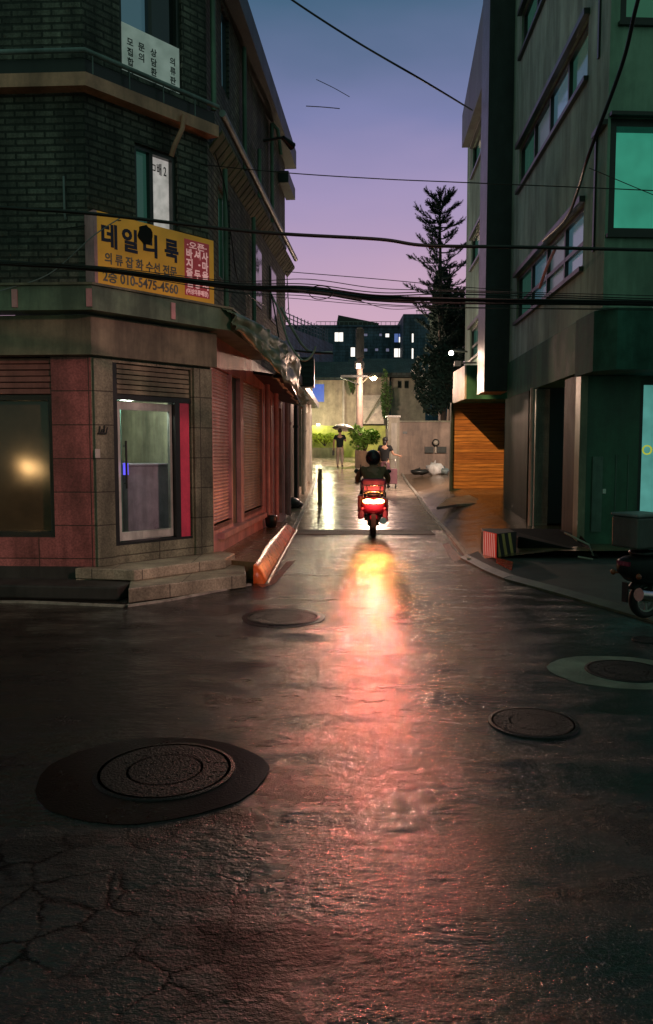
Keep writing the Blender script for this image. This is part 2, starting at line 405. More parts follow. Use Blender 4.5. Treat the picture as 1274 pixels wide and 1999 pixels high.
def slab(name, pxs, z, h, mat_, dz=None, kind=True, root=None):
    """flat raised slab whose top outline is given in the photo and lies at height z"""
    P = [G(x, y, z) for x, y in pxs]
    mb = MB().prism([(p.x, p.y) for p in P], z - h, z)
    o = mb.build(name, mat_, root)
    if kind: struct(o)
    return o

# ================================================================== LEFT BUILDING
A = Vector((-2.64, 8.7)); 
CH = Wall(A, (.67, .743)); LC = 1.71
Bp = CH.w(LC, 0); SW = Wall(Bp, (.085, .996)); LS = 7.05
Cp = SW.w(LS, 0)
LF0 = Wall((A.x - 5.0, A.y + .25), (5.0, -.25)); LL = (Vector((5.0, -.25))).length
LB = thing('corner_building', (A.x, A.y, 0), 'three storey dark brick corner building with a chamfered glass door entrance under a green canopy', 'building')
ZB, ZC = .29, 3.12
# window and door openings
def hole(wall, x0, x1, ytop, ybot, at_x=None):
    ax = at_x or (x0 + x1) / 2
    return (wall.s_at(x0), wall.s_at(x1), wall.pt(ax, ybot)[1], wall.pt(ax, ytop)[1])
h_f2 = (CH.s_at(262, -.12), CH.s_at(352, -.02), CH.pt(300, 452)[1], CH.pt(300, 290)[1]); h_f3 = (CH.s_at(250), CH.s_at(366), 5.90, 8.0)
h_door = (CH.s_at(220), CH.s_at(374), .50, 2.62)
h_shopL = (LF0.s_at(-60), LF0.s_at(103), .62, 2.66)
# upper brick walls
m = MB()
CH.grid(m, 0, LC, ZC, 8.3, [h_f2, h_f3]); LF0.grid(m, 0, LL, ZC, 8.3, [])
hs2 = hole(SW, 431, 453, 392, 520); hs3 = hole(SW, 440, 450, 85, 185)
hs3 = (hs3[0], hs3[0] + .5, 6.55, 7.65)
hs2 = (hs2[0], hs2[1], 3.95, 5.15)
SW.grid(m, 0, LS, ZC, 8.0, [hs2, hs3]); 
E1 = Wall(Cp, (-1, .05)); E1.grid(m, 0, 6, 0, 8.0)
m.build('brick_wall', M_brick, LB)
# ground storey: left tiles reddened for the light on them, grey-green tiles round the entrance, plaster along the alley
m = MB(); LF0.grid(m, 0, LL, ZB, ZC - .42, [h_shopL]); m.build('red_light_tinted_wall', M_tile_r, LB)
m = MB(); CH.grid(m, 0, LC, ZB, ZC - .42, [h_door], .2); m.build('entrance_tile_wall', M_tile_g, LB)
m = MB(); LF0.grid(m, 0, LL, 0, ZB, []); CH.grid(m, 0, LC, 0, ZB, []); m.build('plinth', M_conc_d, LB)
# door set
def build_door():
    a, b_, c, e = h_door
    rt = MB(); CH.box(rt, a, a + .07, c, e, -.16, .0); CH.box(rt, a + .07, b_, e - .42, e - .36, -.16, -.002)
    dl = CH.s_at(343); dj = CH.s_at(352)
    CH.box(rt, dl, dj, c, e - .42, -.16, -.003); CH.box(rt, a + .07, b_, c, c + .03, -.16, -.004)
    fr = rt.build('door_frame', M_dark, LB)
    q = MB(); CH.box(q, dj + .002, b_ - .03, c + .031, e - .421, -.10, -.01)
    q.build('red_jamb_panel', mat('crimson_laminate', (.62, .06, .12), .35, stain=.25), LB)
    q = MB(); nsl = 6; CH.box(q, a + .07, b_, e - .36, e, -.18, -.14)
    for i in range(nsl): CH.box(q, a + .08, b_ - .02, e - .35 + i * .058, e - .35 + i * .058 + .045, -.12 - .008 * (i % 2), -.01 - .008 * (i % 2))
    q.build('rolled_shutter', M_lintel, LB)
    d = MB(); x0, x1, z0, z1 = a + .085, dl - .012, c + .045, e - .44
    w = .055
    CH.box(d, x0, x0 + w, z0, z1, -.11, -.06); CH.box(d, x1 - w * .6, x1, z0, z1, -.11, -.06)
    CH.box(d, x0 + w, x1 - w * .6, z0, z0 + .10, -.109, -.061); CH.box(d, x0 + w, x1 - w * .6, z1 - .09, z1, -.109, -.061)
    do = d.build('door', M_alu, LB)
    g = MB(); CH.box(g, x0 + w, x1 - w * .6, z0 + .10, z1 - .09, -.09, -.075)
    gm, t, b = newmat('door_glass'); b.inputs['Base Color'].default_value = (.02, .03, .03, 1); b.inputs['Roughness'].default_value = .03
    b.inputs['Transmission Weight'].default_value = 0; b.inputs['Alpha'].default_value = .14; b.inputs['IOR'].default_value = 1.5
    g.build('glass', gm, do)
    hd = MB(); hx = x0 + w + .05
    hd.tube([CH.w(hx, z0 + .62, -.02), CH.w(hx, z0 + 1.18, -.02)], .014)
    for zz in (.68, 1.12): hd.tube([CH.w(hx, z0 + zz, -.065), CH.w(hx, z0 + zz, -.02)], .009)
    hd.build('handle', M_dark, do)
    lk = MB(); CH.box(lk, hx - .02, hx + .03, z0 + .78, z0 + .92, -.06, -.025)
    lk.build('lock', emis('blue_lock_light', (.12, .10, .9), 1.2), do)
    st = MB(); CH.box(st, x0 + .34, x1 - .06, z0 + .015, z0 + .085, -.061, -.056); st.build('sticker', M_poster, do)
    # entrance hall behind the glass
    r = MB(); D0, D1 = -.25, -1.9
    r.quad(CH.w(a, c, D1), CH.w(b_, c, D1), CH.w(b_, e, D1), CH.w(a, e, D1))
    r.quad(CH.w(a, c, D0), CH.w(a, c, D1), CH.w(a, e, D1), CH.w(a, e, D0)); r.quad(CH.w(b_, c, D1), CH.w(b_, c, D0), CH.w(b_, e, D0), CH.w(b_, e, D1))
    r.quad(CH.w(a, c, D0), CH.w(b_, c, D0), CH.w(b_, c, D1), CH.w(a, c, D1)); r.quad(CH.w(a, e, D0), CH.w(a, e, D1), CH.w(b_, e, D1), CH.w(b_, e, D0))
    r.build('entrance_hall', mat('hall_plaster', (.44, .44, .32), .6), LB)
    cb = MB(); CH.box(cb, a + .42, dl + .25, c + .02, c + .92, -1.0, -.35); CH.box(cb, a + .40, dl + .27, c + .92, c + .95, -1.02, -.33)
    cb.build('hall_cabinet', mat('lilac_grey_cabinet', (.42, .43, .52), .3), LB, bevel=.01)
    for (ax, az, s_) in ((a + .62, c + 1.62, .012), (a + .58, c + 1.40, .010), (a + .22, c + .47, .012)):
        pass
    cu = MB()
    for k in range(9): cu.tube([CH.w(a + .12 + k * .022, c + .05, -.30 - .02 * (k % 2)), CH.w(a + .12 + k * .022, e - .45, -.30 - .02 * (k % 2))], .014, 6)
    cu.build('hall_curtain', mat('teal_curtain', (.12, .30, .24), .8), LB)
    bl = MB(); bl.ell(CH.w(a + .66, c + 1.72, -1.0), .018, .018, .018, 10, 6)
    o = bl.build('hall_bulb', emis('hall_bulb_glow', (1, .9, .75), 3.5), LB)
    return do
build_door()
L = bpy.data.lights.new('hall_light', 'POINT'); L.energy = 24; L.color = (.9, 1, .85); L.shadow_soft_size = .12
lo = bpy.data.objects.new('hall_light', L); COL.objects.link(lo); lo.location = CH.w(.62, 2.25, -.24)
# pilasters beside the door, plinth band
m = MB()
for a0, a1 in ((.012, h_door[0] - .012), (CH.s_at(376), LC - .01)):
    CH.box(m, a0, a1, ZB, 2.64, .0, .045)
m.build('door_pilaster', M_tile_g, LB)
# left shop window
a, b_, c, e = h_shopL
f = window(LF0, LB, (a, b_, c + .0, e - .42), (), (), M_dark, glassy('brown_shop_glass', (.10, .065, .03), .11), .16, .06, name='shop_window')
m = MB()
LF0.box(m, a, b_, e - .42, e, -.16, -.12)
for i in range(6): LF0.box(m, a, b_, e - .41 + i * .068, e - .41 + i * .068 + .055, -.10, -.012 - .01 * (i % 2))
m.build('shutter_housing', mat('dusty_pink_shutter_slats', (.34, .17, .14), .8, 0), LB)
# lintel strip + canopy running round the three faces
def band(name, mat_, z0, z1, off, off0=0, roots=LB, faces=('L', 'C', 'S'), lens=None):
    """mitred band round the corner, projecting off from the wall"""
    P0 = LF0.w(0, 0, 0); n1, n2, n3 = LF0.n, CH.n, SW.n
    def mitre(P, na, nb, o):
        b = (na + nb).normalized(); return P + b * (o / b.dot(na))
    def chain(o):
        Lr = [P0 + n1 * o, mitre(CH.w(0, 0), n1, n2, o), mitre(Bp, n2, n3, o), SW.w(lens or LS, 0, o)]
        return Lr
    q = MB(); I, O = chain(off0), chain(off)
    for k in range(3):
        if 'LCS'[k] not in faces: continue
        a, b2, c2, d2 = I[k], I[k + 1], O[k + 1], O[k]
        vs = [Vector((p.x, p.y, z)) for z in (z0, z1) for p in (a, b2, c2, d2)]
        q.add(vs, [(0, 1, 2, 3), (7, 6, 5, 4), (3, 2, 6, 7), (1, 0, 4, 5), (0, 3, 7, 4), (2, 1, 5, 6)])
    return q
band('x', None, ZC - .45, ZC - .02, .10, .0, faces=('L', 'C')).build('lintel', M_lintel, LB)
q = band('x', None, ZC, ZC + .26, .30, .0, lens=3.0); cano = q.build('canopy', M_canopy, LB)
q = band('x', None, ZC + .26, ZC + .285, .33, .0, lens=3.0); q.build('canopy_lip', M_lintel, cano)
for px, fc in ((38, 'L'), (181, 'L'), (341, 'C')):
    q = MB(); wl = LF0 if fc == 'L' else CH; a = wl.s_at(px, .3); wl.box(q, a - .03, a + .03, ZC + .03, ZC + .22, .30, .315); q.build('canopy_clip', M_signpink, cano)
# second-storey sill course with gutter and peach flashing
band('x', None, 5.50, 5.64, .16, .0, faces=('L', 'C')).build('flashing', M_orange_f, LB)
band('x', None, 5.64, 5.80, .10, .0, faces=('L', 'C')).build('gutter_board', M_dark, LB)
q = MB(); z = 5.86
def mit(P, na, nb, o): b2 = (na + nb).normalized(); return P + b2 * (o / b2.dot(na))
gp = [LF0.w(0, z, .16), mit(CH.w(0, z), LF0.n, CH.n, .16), mit(Bp + Vector((0, 0, z)), CH.n, SW.n, .16)]
q.tube(gp, .028, 8)
for i in range(9):
    p = gp[0].lerp(gp[1], i / 9) if i < 5 else gp[1].lerp(gp[2], (i - 5) / 4 + .05)
    q.tube([p, p - Vector((0, 0, .22))], .008, 5)
q.build('gutter', M_pipe, LB)
q = MB(); p0 = CH.w(CH.s_at(360, .12), 5.58, .2); q.tube([p0, CH.w(CH.s_at(357, .12), 5.42, .2), CH.w(CH.s_at(345, .12), 5.2, .16), CH.w(CH.s_at(343, .1), 5.1, .1)], .03, 8)
q.build('downspout', M_orange_f, LB)
# corrugated awning above the alley side, slatted soffit, outer gutter tube
q = MB(); n = 34
for i in range(n):
    a0 = .1 + (LS + .25) * i / n; a1 = a0 + (LS + .25) / n * .82
    q.add([SW.w(a0, 5.42, .0), SW.w(a1, 5.42, .0), SW.w(a1, 5.62, .17), SW.w(a0, 5.62, .17), SW.w(a0, 5.46, .0), SW.w(a1, 5.46, .0), SW.w(a1, 5.66, .17), SW.w(a0, 5.66, .17)],
          [(0, 3, 2, 1), (4, 5, 6, 7), (0, 1, 5, 4), (2, 3, 7, 6), (1, 2, 6, 5), (0, 4, 7, 3)])
q.build('awning_slats', mat('rusty_awning_slats', (.17, .17, .09), .8, stain=.8), LB)
q = MB(); q.tube([SW.w(-.02, 5.80, .20), SW.w(LS + .1, 5.76, .22)], .045, 10); q.build('awning_gutter', M_pipe, LB)
# roof eaves
q = MB(); SW.box(q, -.05, LS + .25, 7.72, 8.08, -.3, .22); SW.box(q, LS - .9, LS + .2, 7.05, 7.28, 0, .2); q.build('roof_eave', mat('dark_eave_sheet', (.03, .05, .045), .5), LB)
q = MB(); q.quad(LF0.w(0, 8.3), CH.w(0, 8.3), Bp + Vector((0, 0, 8.3)), LF0.w(0, 8.3) + Vector((0, 4, 0))); 
q.quad(Bp + Vector((0, 0, 8.0)), Cp + Vector((0, 0, 8.0)), Cp + Vector((-6, .3, 8.0)), LF0.w(0, 8.0) + Vector((0, 2, 0))); q.build('roof', M_dark, LB)
M_gpipe = mat('dark_green_pipe', (.14, .24, .17), .4)
for a, z0, z1 in ((.75, 3.5, 5.4), (2.9, 3.5, 5.4), (2.2, 5.9, 7.7), (4.9, 5.9, 7.7), (3.5, 5.9, 6.7), (.12, 5.9, 7.9)):
    q = MB(); q.tube([SW.w(a, z0, .06), SW.w(a, z1, .06)], .035, 8)
    if a == 4.9: q.tube([SW.w(4.9, 7.7, .06), SW.w(4.95, 7.6, .16), SW.w(5.1, 7.2, .2)], .035, 8)
    q.build('drainpipe', M_gpipe, LB)
# windows
wf = window(CH, LB, h_f2, [CH.s_at(297, -.12)], [], M_frame, None, .14, .05, pms=[M_glass_g, M_curtain], sill=M_canopy)
def paper(px0, px1, py0, py1, s_, col=M_ink):
    pass
q = MB(); x0 = CH.s_at(304, -.1); 
text_into(q, 'ㅁ배 2', CH.w(x0, CH.pt(320, 336)[1], -.10), CH.d, CH.n, .15, fit=.22); q.build('window_lettering', M_ink, wf)
wf = window(CH, LB, h_f3, [CH.s_at(311)], [], M_frame, None, .14, .05, pms=[M_glass_sky, M_glass_d])
q = MB(); a0, a1 = CH.s_at(256), CH.s_at(363); zt = CH.pt(256, 48)[1]; zb = 5.93 ; CH.box(q, a0, a1, zb, zt, -.035, -.025)
q.build('poster', M_posterlit, wf)
q = MB(); cols = [(265, '모집합니다', .095), (286, '문의', .10), (309, '상담환영수선', .095), (345, '의류판매장', .095)]
for px, s_, sz in cols:
    a = CH.s_at(px); zz = zt - .22
    q = MB()
    for ch in s_:
        text_into(q, ch, CH.w(a, zz, -.024), CH.d, CH.n, sz, .002, .002); zz -= sz * 1.15
    q.build('poster_lettering', M_ink, wf)
window(SW, LB, hs2, [(hs2[0] + hs2[1]) / 2 + .1], [], mat('pale_green_frame', (.18, .3, .22), .4), M_glass_g, .12, .05)
window(SW, LB, hs3, [], [], M_frame, M_glass_sky, .12, .05)
for a in (3.2, 4.9):
    q = MB(); SW.box(q, a, a + .7, 4.1, 5.1, .0, .02); fo = q.build('window', M_frame, LB)
    q = MB(); SW.box(q, a + .05, a + .65, 4.15, 5.05, .02, .03); q.build('pane', M_glass_d, fo)
q = MB(); a = LF0.s_at(141); q.tube([LF0.w(a, 4.6, .05), LF0.w(a, 4.2, .05), LF0.w(a, 4.15, .02)], .012, 6); q.build('wall_bracket', M_pipe, LB)
# ---- alley side ground storey: plaster with rolling shutters
def rollshutter(a0, a1, z0, z1, mt, n=44, o=.06):
    q = MB(); N = n
    pts = []
    for i in range(N):
        za = z0 + (z1 - z0) * i / N; zb_ = z0 + (z1 - z0) * (i + 1) / N; zm = (za + zb_) / 2
        pts += [(za, 0), (za + (zb_ - za) * .25, .018), (za + (zb_ - za) * .7, .018), (zb_ - .001, 0)]
    for i in range(len(pts) - 1):
        (u, ou), (v_, ov) = pts[i], pts[i + 1]
        q.quad(SW.w(a0, u, -o + ou), SW.w(a1, u, -o + ou), SW.w(a1, v_, -o + ov), SW.w(a0, v_, -o + ov))
    so = q.build('shutter', mt, LB)
    q = MB(); SW.box(q, a0, a1, z0 - .07, z0, -.08, .0); q.build('shutter_foot', M_frame, so)
sh = [(.13, 1.28), (2.22, 3.95)]
Z0s, Z1s = .62, 2.72
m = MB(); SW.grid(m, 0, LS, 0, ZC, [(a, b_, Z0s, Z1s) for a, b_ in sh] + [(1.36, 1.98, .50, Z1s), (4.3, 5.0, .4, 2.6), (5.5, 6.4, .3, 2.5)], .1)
m.build('pink_light_tinted_wall', M_sidew, LB)
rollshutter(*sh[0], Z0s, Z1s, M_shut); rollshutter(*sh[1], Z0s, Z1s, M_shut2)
q = MB(); SW.box(q, 1.36, 1.98, .50, Z1s, -.099, -.07); q.build('recess_panel', mat('dark_green_panel', (.05, .09, .07), .4), LB)
q = MB(); SW.box(q, 4.3, 5.0, .4, 2.6, -.098, -.07); SW.box(q, 5.5, 6.4, .3, 2.5, -.098, -.07); q.build('side_door', M_sidew2, LB)
for a in (4.12, 5.2, 6.7):
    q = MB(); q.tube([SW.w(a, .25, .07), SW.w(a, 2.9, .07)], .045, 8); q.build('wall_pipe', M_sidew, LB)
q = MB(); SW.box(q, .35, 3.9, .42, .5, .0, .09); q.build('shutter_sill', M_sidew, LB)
# low awning draped in tarpaulin along the alley side
random.seed(3)
TP = thing('tarpaulin', tuple(SW.w(1.5, 2.9, 0)), 'green wet tarpaulin draped over the awning round the corner of the brick building', 'tarpaulin')
q = MB(); N, K = 60, 26
def tz(i, j):
    a = i / N * 4.4 - .25; k = j / K; off = .33 + .30 * min(1, max(0, a + .4) / 2.2)
    drop = .22 + .42 * min(1, max(0, a) / 2.2)
    from mathutils import noise as mn
    w = .07 * mn.noise(Vector((a * .9, k * 6, 0))) + .035 * mn.noise(Vector((a * 2.2, k * 13, 3))) + .02 * mn.noise(Vector((a * 6, k * 24, 7)))
    if k < .55: o = off * k / .55; z = ZC + .30 - .10 * k / .55
    else: o = off; z = ZC + .20 - (k - .55) / .45 * drop
    return SW.w(a, z + w * .5, o + w + .02)
V = [[tz(i, j) for j in range(K + 1)] for i in range(N + 1)]
vs = [p for r_ in V for p in r_]; fs = [(i * (K + 1) + j, (i + 1) * (K + 1) + j, (i + 1) * (K + 1) + j + 1, i * (K + 1) + j + 1) for i in range(N) for j in range(K)]
q.add(vs, fs, True); o = q.build('green_sheet', mat('wet_green_tarpaulin', (.15, .22, .14), .42, bump=.4, bscale=12, stain=.5), TP)
o.modifiers.new('s', 'SOLIDIFY').thickness = .008
# pale crumpled sheet at its far end
random.seed(11)
a3 = [at(541, 700, 13.0), at(566, 716, 13.4), at(597, 770, 16.2), at(591, 797, 16.2), at(545, 738, 13.0)]
TW = thing('crumpled_sheet', tuple(a3[0]), 'pale crumpled plastic sheet hanging off the awning edge above the alley', 'plastic sheet')
q = MB(); N, K = 26, 9; vs = []
for i in range(N + 1):
    u = i / N; top = at(541 + 56 * u, 698 + 74 * u, 13 + 3.4 * u); bot = at(541 + 52 * u, 741 + 58 * u, 13 + 3.4 * u)
    for j in range(K + 1):
        v_ = j / K; p = top.lerp(bot, v_); vs.append(p + Vector((random.uniform(-.05, .05) + .05 * math.sin(v_ * 6), random.uniform(-.05, .05), random.uniform(-.025, .025))))
fs = [(i * (K + 1) + j, (i + 1) * (K + 1) + j, (i + 1) * (K + 1) + j + 1, i * (K + 1) + j + 1) for i in range(N) for j in range(K)]
q.add(vs, fs); o = q.build('sheet', mat('wet_white_plastic', (.80, .76, .62), .5, stain=.2), TW); o.modifiers.new('s', 'SOLIDIFY').thickness = .01
# dark underside frame holding it
q = MB(); p = [SW.w(3.1, 2.95, 0), SW.w(3.1, 2.86, .60), SW.w(6.4, 2.60, .42), SW.w(6.4, 2.7, 0)]
q.add(p + [x - Vector((0, 0, .05)) for x in p], [(0, 1, 2, 3), (7, 6, 5, 4), (0, 4, 5, 1), (1, 5, 6, 2), (2, 6, 7, 3)]); q.build('awning_board', M_dark, LB)

# yellow signboard
sx0, sx1 = CH.s_at(198, .22) - .035, CH.s_at(421, .22)
SG = thing('signboard', tuple(CH.w(.5, 3.38, .15)), 'yellow signboard with blue lettering, red panel and a broken hole, above the glass door', 'sign')
zs0, zs1 = 3.40, 4.20
q = MB(); CH.box(q, sx0 + .04, sx1, zs0, zs1, .04, .22); q.build('face', M_yellow, SG)
q = MB(); CH.box(q, sx0, sx0 + .04, zs0, zs1, .04, .222); q.build('side_panel', M_signpink, SG)
q = MB()
for i, ch in enumerate('데일리룩'):
    text_into(q, ch, CH.w(CH.s_at((205, 245, 284, 327)[i], .222), 3.86, .222), CH.d, CH.n, .27, .004, .009, fit=.21 if i != 3 else .20)
q.build('shop_name', M_blueink, SG)
q = MB(); text_into(q, '의 류 잡 화 수선 전문', CH.w(CH.s_at(212, .222), 3.67, .222), CH.d, CH.n, .13, .003, .003, fit=CH.s_at(350, .222) - CH.s_at(212, .222)); q.build('middle_line', M_greyink, SG)
q = MB(); wt = text_into(q, '2층 010-5475-4560', CH.w(CH.s_at(208, .222), 3.47, .222), CH.d, CH.n, .15, .003, .003, fit=CH.s_at(352, .222) - CH.s_at(208, .222)); q.build('phone_number', M_greyink, SG)
rx0, rx1 = CH.s_at(365, .22), CH.s_at(412, .22)
q = MB(); CH.box(q, rx0, rx1, zs0 + .08, zs1 - .06, .2, .224); rp_ = q.build('red_panel', M_redp, SG)
q = MB(); wd = rx1 - rx0
text_into(q, '·오픈·', CH.w(rx0 + .03, zs1 - .155, .2245), CH.d, CH.n, .09, .002, .002, fit=wd * .82)
for ci, s_ in enumerate(('바지줄임', '셔ㆍ두방', '사마을시')):
    for ri, ch in enumerate(s_): text_into(q, ch, CH.w(rx0 + .02 + ci * wd * .32, zs1 - .265 - ri * .115, .2245), CH.d, CH.n, .115, .002, .004, fit=wd * .26)
text_into(q, '(여성의류매장)', CH.w(rx0 + .015, zs0 + .105, .2245), CH.d, CH.n, .07, .002, .002, fit=wd * .9)
q.build('panel_lettering', M_pinkink, rp_)
q = MB(); random.seed(5); ce = CH.w(CH.s_at(290, .22), 4.07, .228)
pts = [ce + CH.d * (.10 * math.cos(t_) * random.uniform(.8, 1.15)) + Vector((0, 0, .115 * math.sin(t_) * random.uniform(.8, 1.1))) for t_ in [2 * math.pi * k / 18 for k in range(18)]]
q.add([p - CH.n * .03 for p in pts] + pts, [tuple(range(18, 36))] + [(i, (i + 1) % 18, 18 + (i + 1) % 18, 18 + i) for i in range(18)]); 
q.build('broken_hole', mat('black_void', (.003, .003, .003), .9, bump=0), SG)
# steps and platforms
ST = [(G(250, 1146, .16)), G(478, 1118, .16)]
def poly(ps, z): return [(G(x, y, z).x, G(x, y, z).y) for x, y in ps]
m = MB(); P = poly([(235, 1146), (250, 1149), (480, 1121)], .16); inner = CH.w(LC + .1, 0, -.1); inner0 = CH.w(-.2, 0, -.1)
EN = thing('entrance_steps', (P[1][0], P[1][1], 0), 'two pale granite steps curving up to the glass corner door', 'steps')
MB().prism([P[1], P[2], (inner.x + .35, inner.y + .4), (inner.x, inner.y), (inner0.x, inner0.y), (P[0][0] - .02, P[0][1] + .5)], 0, .16).build('lower_step', M_step, EN, bevel=.012)
P2 = poly([(222, 1111), (262, 1113), (440, 1090), (458, 1080)], .285)
MB().prism([P2[1], P2[2], P2[3], (inner.x + .1, inner.y), (inner0.x, inner0.y), P2[0]], .162, .285).build('upper_step', M_step, EN, bevel=.012)
# thin dark non-slip edging
P = poly([(-140, 1139), (232, 1146)], .15)
lp = LF0.w(-.5, 0, -.1); lq = LF0.w(LL, 0, -.1)
struct(MB().prism([P[0], P[1], (P[1][0] + .12, P[1][1] + .55), (lq.x, lq.y), (lp.x, lp.y)], 0, .15).build('pavement', M_conc_d, bevel=.02))
m = MB(); pts = [G(x, y, 0) for x, y in ((-150, 1174), (60, 1176), (245, 1184), (330, 1172), (485, 1142))]
for i in range(4):
    a, b2 = pts[i], pts[i + 1]; d = (b2 - a).normalized(); nn_ = Vector((-d.y, d.x, 0))
    m.add([a, b2, b2 - nn_ * .05, a - nn_ * .05, a + Vector((0, 0, .02)), b2 + Vector((0, 0, .02)), b2 - nn_ * .05 + Vector((0, 0, .02)), a - nn_ * .05 + Vector((0, 0, .02))], [(4, 7, 6, 5), (3, 2, 6, 7), (0, 1, 5, 4)])
struct(m.build('kerb_edging', M_kerb))
# alley-side pavement with orange painted kerb ramp
zt = .22
w0, w1 = SW.w(-.0, 0, -.05), SW.w(LS + .2, 0, -.05)
Pk = [G(455, 1094, zt), G(502, 1098, zt), G(520, 1064, zt), G(556, 1027, zt)]
Y1 = 17.2
struct(MB().prism([(w0.x, w0.y), (Pk[0].x, Pk[0].y), (Pk[1].x, Pk[1].y), (Pk[2].x, Pk[2].y), (Pk[3].x, Pk[3].y), (Pk[3].x + .0, 15.0), (-1.0, 15.1)], 0, zt).build('pavement', mat('brown_wet_pavement', (.17, .11, .055), .25, scale=5, stain=.5)))
OK_ = thing('kerb_ramp', (Pk[1].x, Pk[1].y, 0), 'orange painted kerb ramp curving along the left pavement edge', 'kerb')
m = MB(); top = [G(494, 1103, zt + .01)] + Pk[1:] ; bot = [G(494, 1139, 0), G(518, 1141, 0), G(545, 1092, 0), G(577, 1036, 0)]
N = 14
def lerp_chain(ch, u):
    u *= len(ch) - 1; i = min(int(u), len(ch) - 2); return Vector(ch[i]).lerp(ch[i + 1], u - i)
vs = []; K = 6
for i in range(N + 1):
    a, b2 = lerp_chain(top, i / N), lerp_chain(bot, i / N)
    for j in range(K + 1):
        k = j / K; p = a.lerp(b2, k); p.z = (zt + .012) * (1 - k ** 1.6) + random.uniform(-.006, .006); vs.append(p)
m.add(vs, [(i * (K + 1) + j, i * (K + 1) + j + 1, (i + 1) * (K + 1) + j + 1, (i + 1) * (K + 1) + j) for i in range(N) for j in range(K)], True)
a, b2 = top[0], bot[0]; m.add([a, b2, Vector((a.x, a.y, 0))], [(0, 1, 2)])
m.build('ramp_face', M_orange, OK_)
m = MB()
for i in range(len(bot) - 1):
    a, b2 = bot[i] if i else bot[1], bot[i + 1]
    if (b2 - a).length < .01: continue
    m.tube([a + Vector((.02, 0, .01)), b2 + Vector((.02, 0, .01))], .022, 6)
m.build('kerb_line', M_kerb, OK_)
def decal(name, pts, mt, h=.004):
    P = [GG(x, y) for x, y in pts]
    mb = MB(); n = len(P)
    mb.add([p + Vector((0, 0, h)) for p in P], [tuple(range(n))]); return struct(mb.build(name, mt))
decal('road_marking', [(512, 1148), (536, 1140), (577, 1094), (560, 1096), (536, 1125), (500, 1141)], M_redpaint)
decal('road_marking', [(863, 1063), (874, 1061), (904, 1092), (884, 1097)], M_redpaint)

# ================================================================== ALLEY KERBS AND PAVEMENTS
def kerb(name, pts, w, h, mt, side=1):
    m = MB(); P = [GG(x, y) for x, y in pts]; Q = []
    for i in range(len(P) - 1):
        for k in range(6): Q.append(P[i].lerp(P[i + 1], k / 6))
    Q.append(P[-1])
    for i in range(len(Q) - 1):
        a, b2 = Q[i], Q[i + 1]; d = (b2 - a).normalized(); n = Vector((d.y, -d.x, 0)) * side * w
        a = Vector((a.x, a.y, gz(a.y) - .02)); b2 = Vector((b2.x, b2.y, gz(b2.y) - .02)); H = Vector((0, 0, h + .02))
        m.add([a, b2, b2 + n, a + n, a + H, b2 + H, b2 + n + H, a + n + H], [(4, 5, 6, 7), (0, 1, 5, 4), (2, 3, 7, 6), (1, 2, 6, 5), (3, 0, 4, 7)])
    return m.build(name, mt), Q
kl = [(577, 1036), (592, 1003), (604, 975), (613, 948), (622, 925)]
o, QL = kerb('kerb', kl, .07, .05, M_kerb, -1); struct(o)
kr = [(912, 1097), (868, 1040), (830, 995), (805, 958), (780, 922)]
o, QR = kerb('kerb', kr, .07, .05, M_kerb, 1); struct(o)
M_pave2 = mat('pale_wet_pavement', (.50, .40, .30), .22, scale=7, stain=.3, bump=.6, bscale=22)
m = MB()
ql = [q for q in QL if q.y < 31]
for i in range(len(ql) - 1):
    a, b2 = ql[i], ql[i + 1]
    for (u, v_, dz) in ((-.07, -2.0, .07),):
        m.add([Vector((a.x - .07, a.y, gz(a.y) + dz)), Vector((b2.x - .07, b2.y, gz(b2.y) + dz)), Vector((min(-1.5, a.x - 1), b2.y, gz(b2.y) + dz)), Vector((min(-1.5, a.x - 1), a.y, gz(a.y) + dz)),
               Vector((a.x - .07, a.y, gz(a.y) - .02)), Vector((b2.x - .07, b2.y, gz(b2.y) - .02))], [(0, 3, 2, 1), (0, 1, 5, 4)])
struct(m.build('pavement', M_pave2))
# right-hand apron, rising towards the timber garage
M_apron = mat('brown_wet_concrete', (.16, .10, .055), .22, scale=3, stain=.5, bump=.5, bscale=18)
def ap(Y): return max(.10, .16 + max(0, Y - 15) * .05) if Y < 24 else .61 + (Y - 24) * .02
m = MB(); q = [p for p in QR if p.y < 32]
rows = [(p.x + .07, p.y) for p in q]
for i in range(len(rows) - 1):
    (xa, ya), (xb, yb) = rows[i], rows[i + 1]
    z_a0, z_b0 = gz(ya) + .03, gz(yb) + .03
    xs_ = [0, .5, 1.2, 2.5, 6]
    def zz(x, y, z0): k = min(1, x / 1.2); return z0 + (max(z0, ap(y)) - z0) * k
    for k in range(4):
        m.add([Vector((xa + xs_[k], ya, zz(xs_[k], ya, z_a0))), Vector((xa + xs_[k + 1], ya, zz(xs_[k + 1], ya, z_a0))), Vector((xb + xs_[k + 1], yb, zz(xs_[k + 1], yb, z_b0))), Vector((xb + xs_[k], yb, zz(xs_[k], yb, z_b0)))], [(0, 1, 2, 3)], True)
struct(m.build('apron', M_apron))
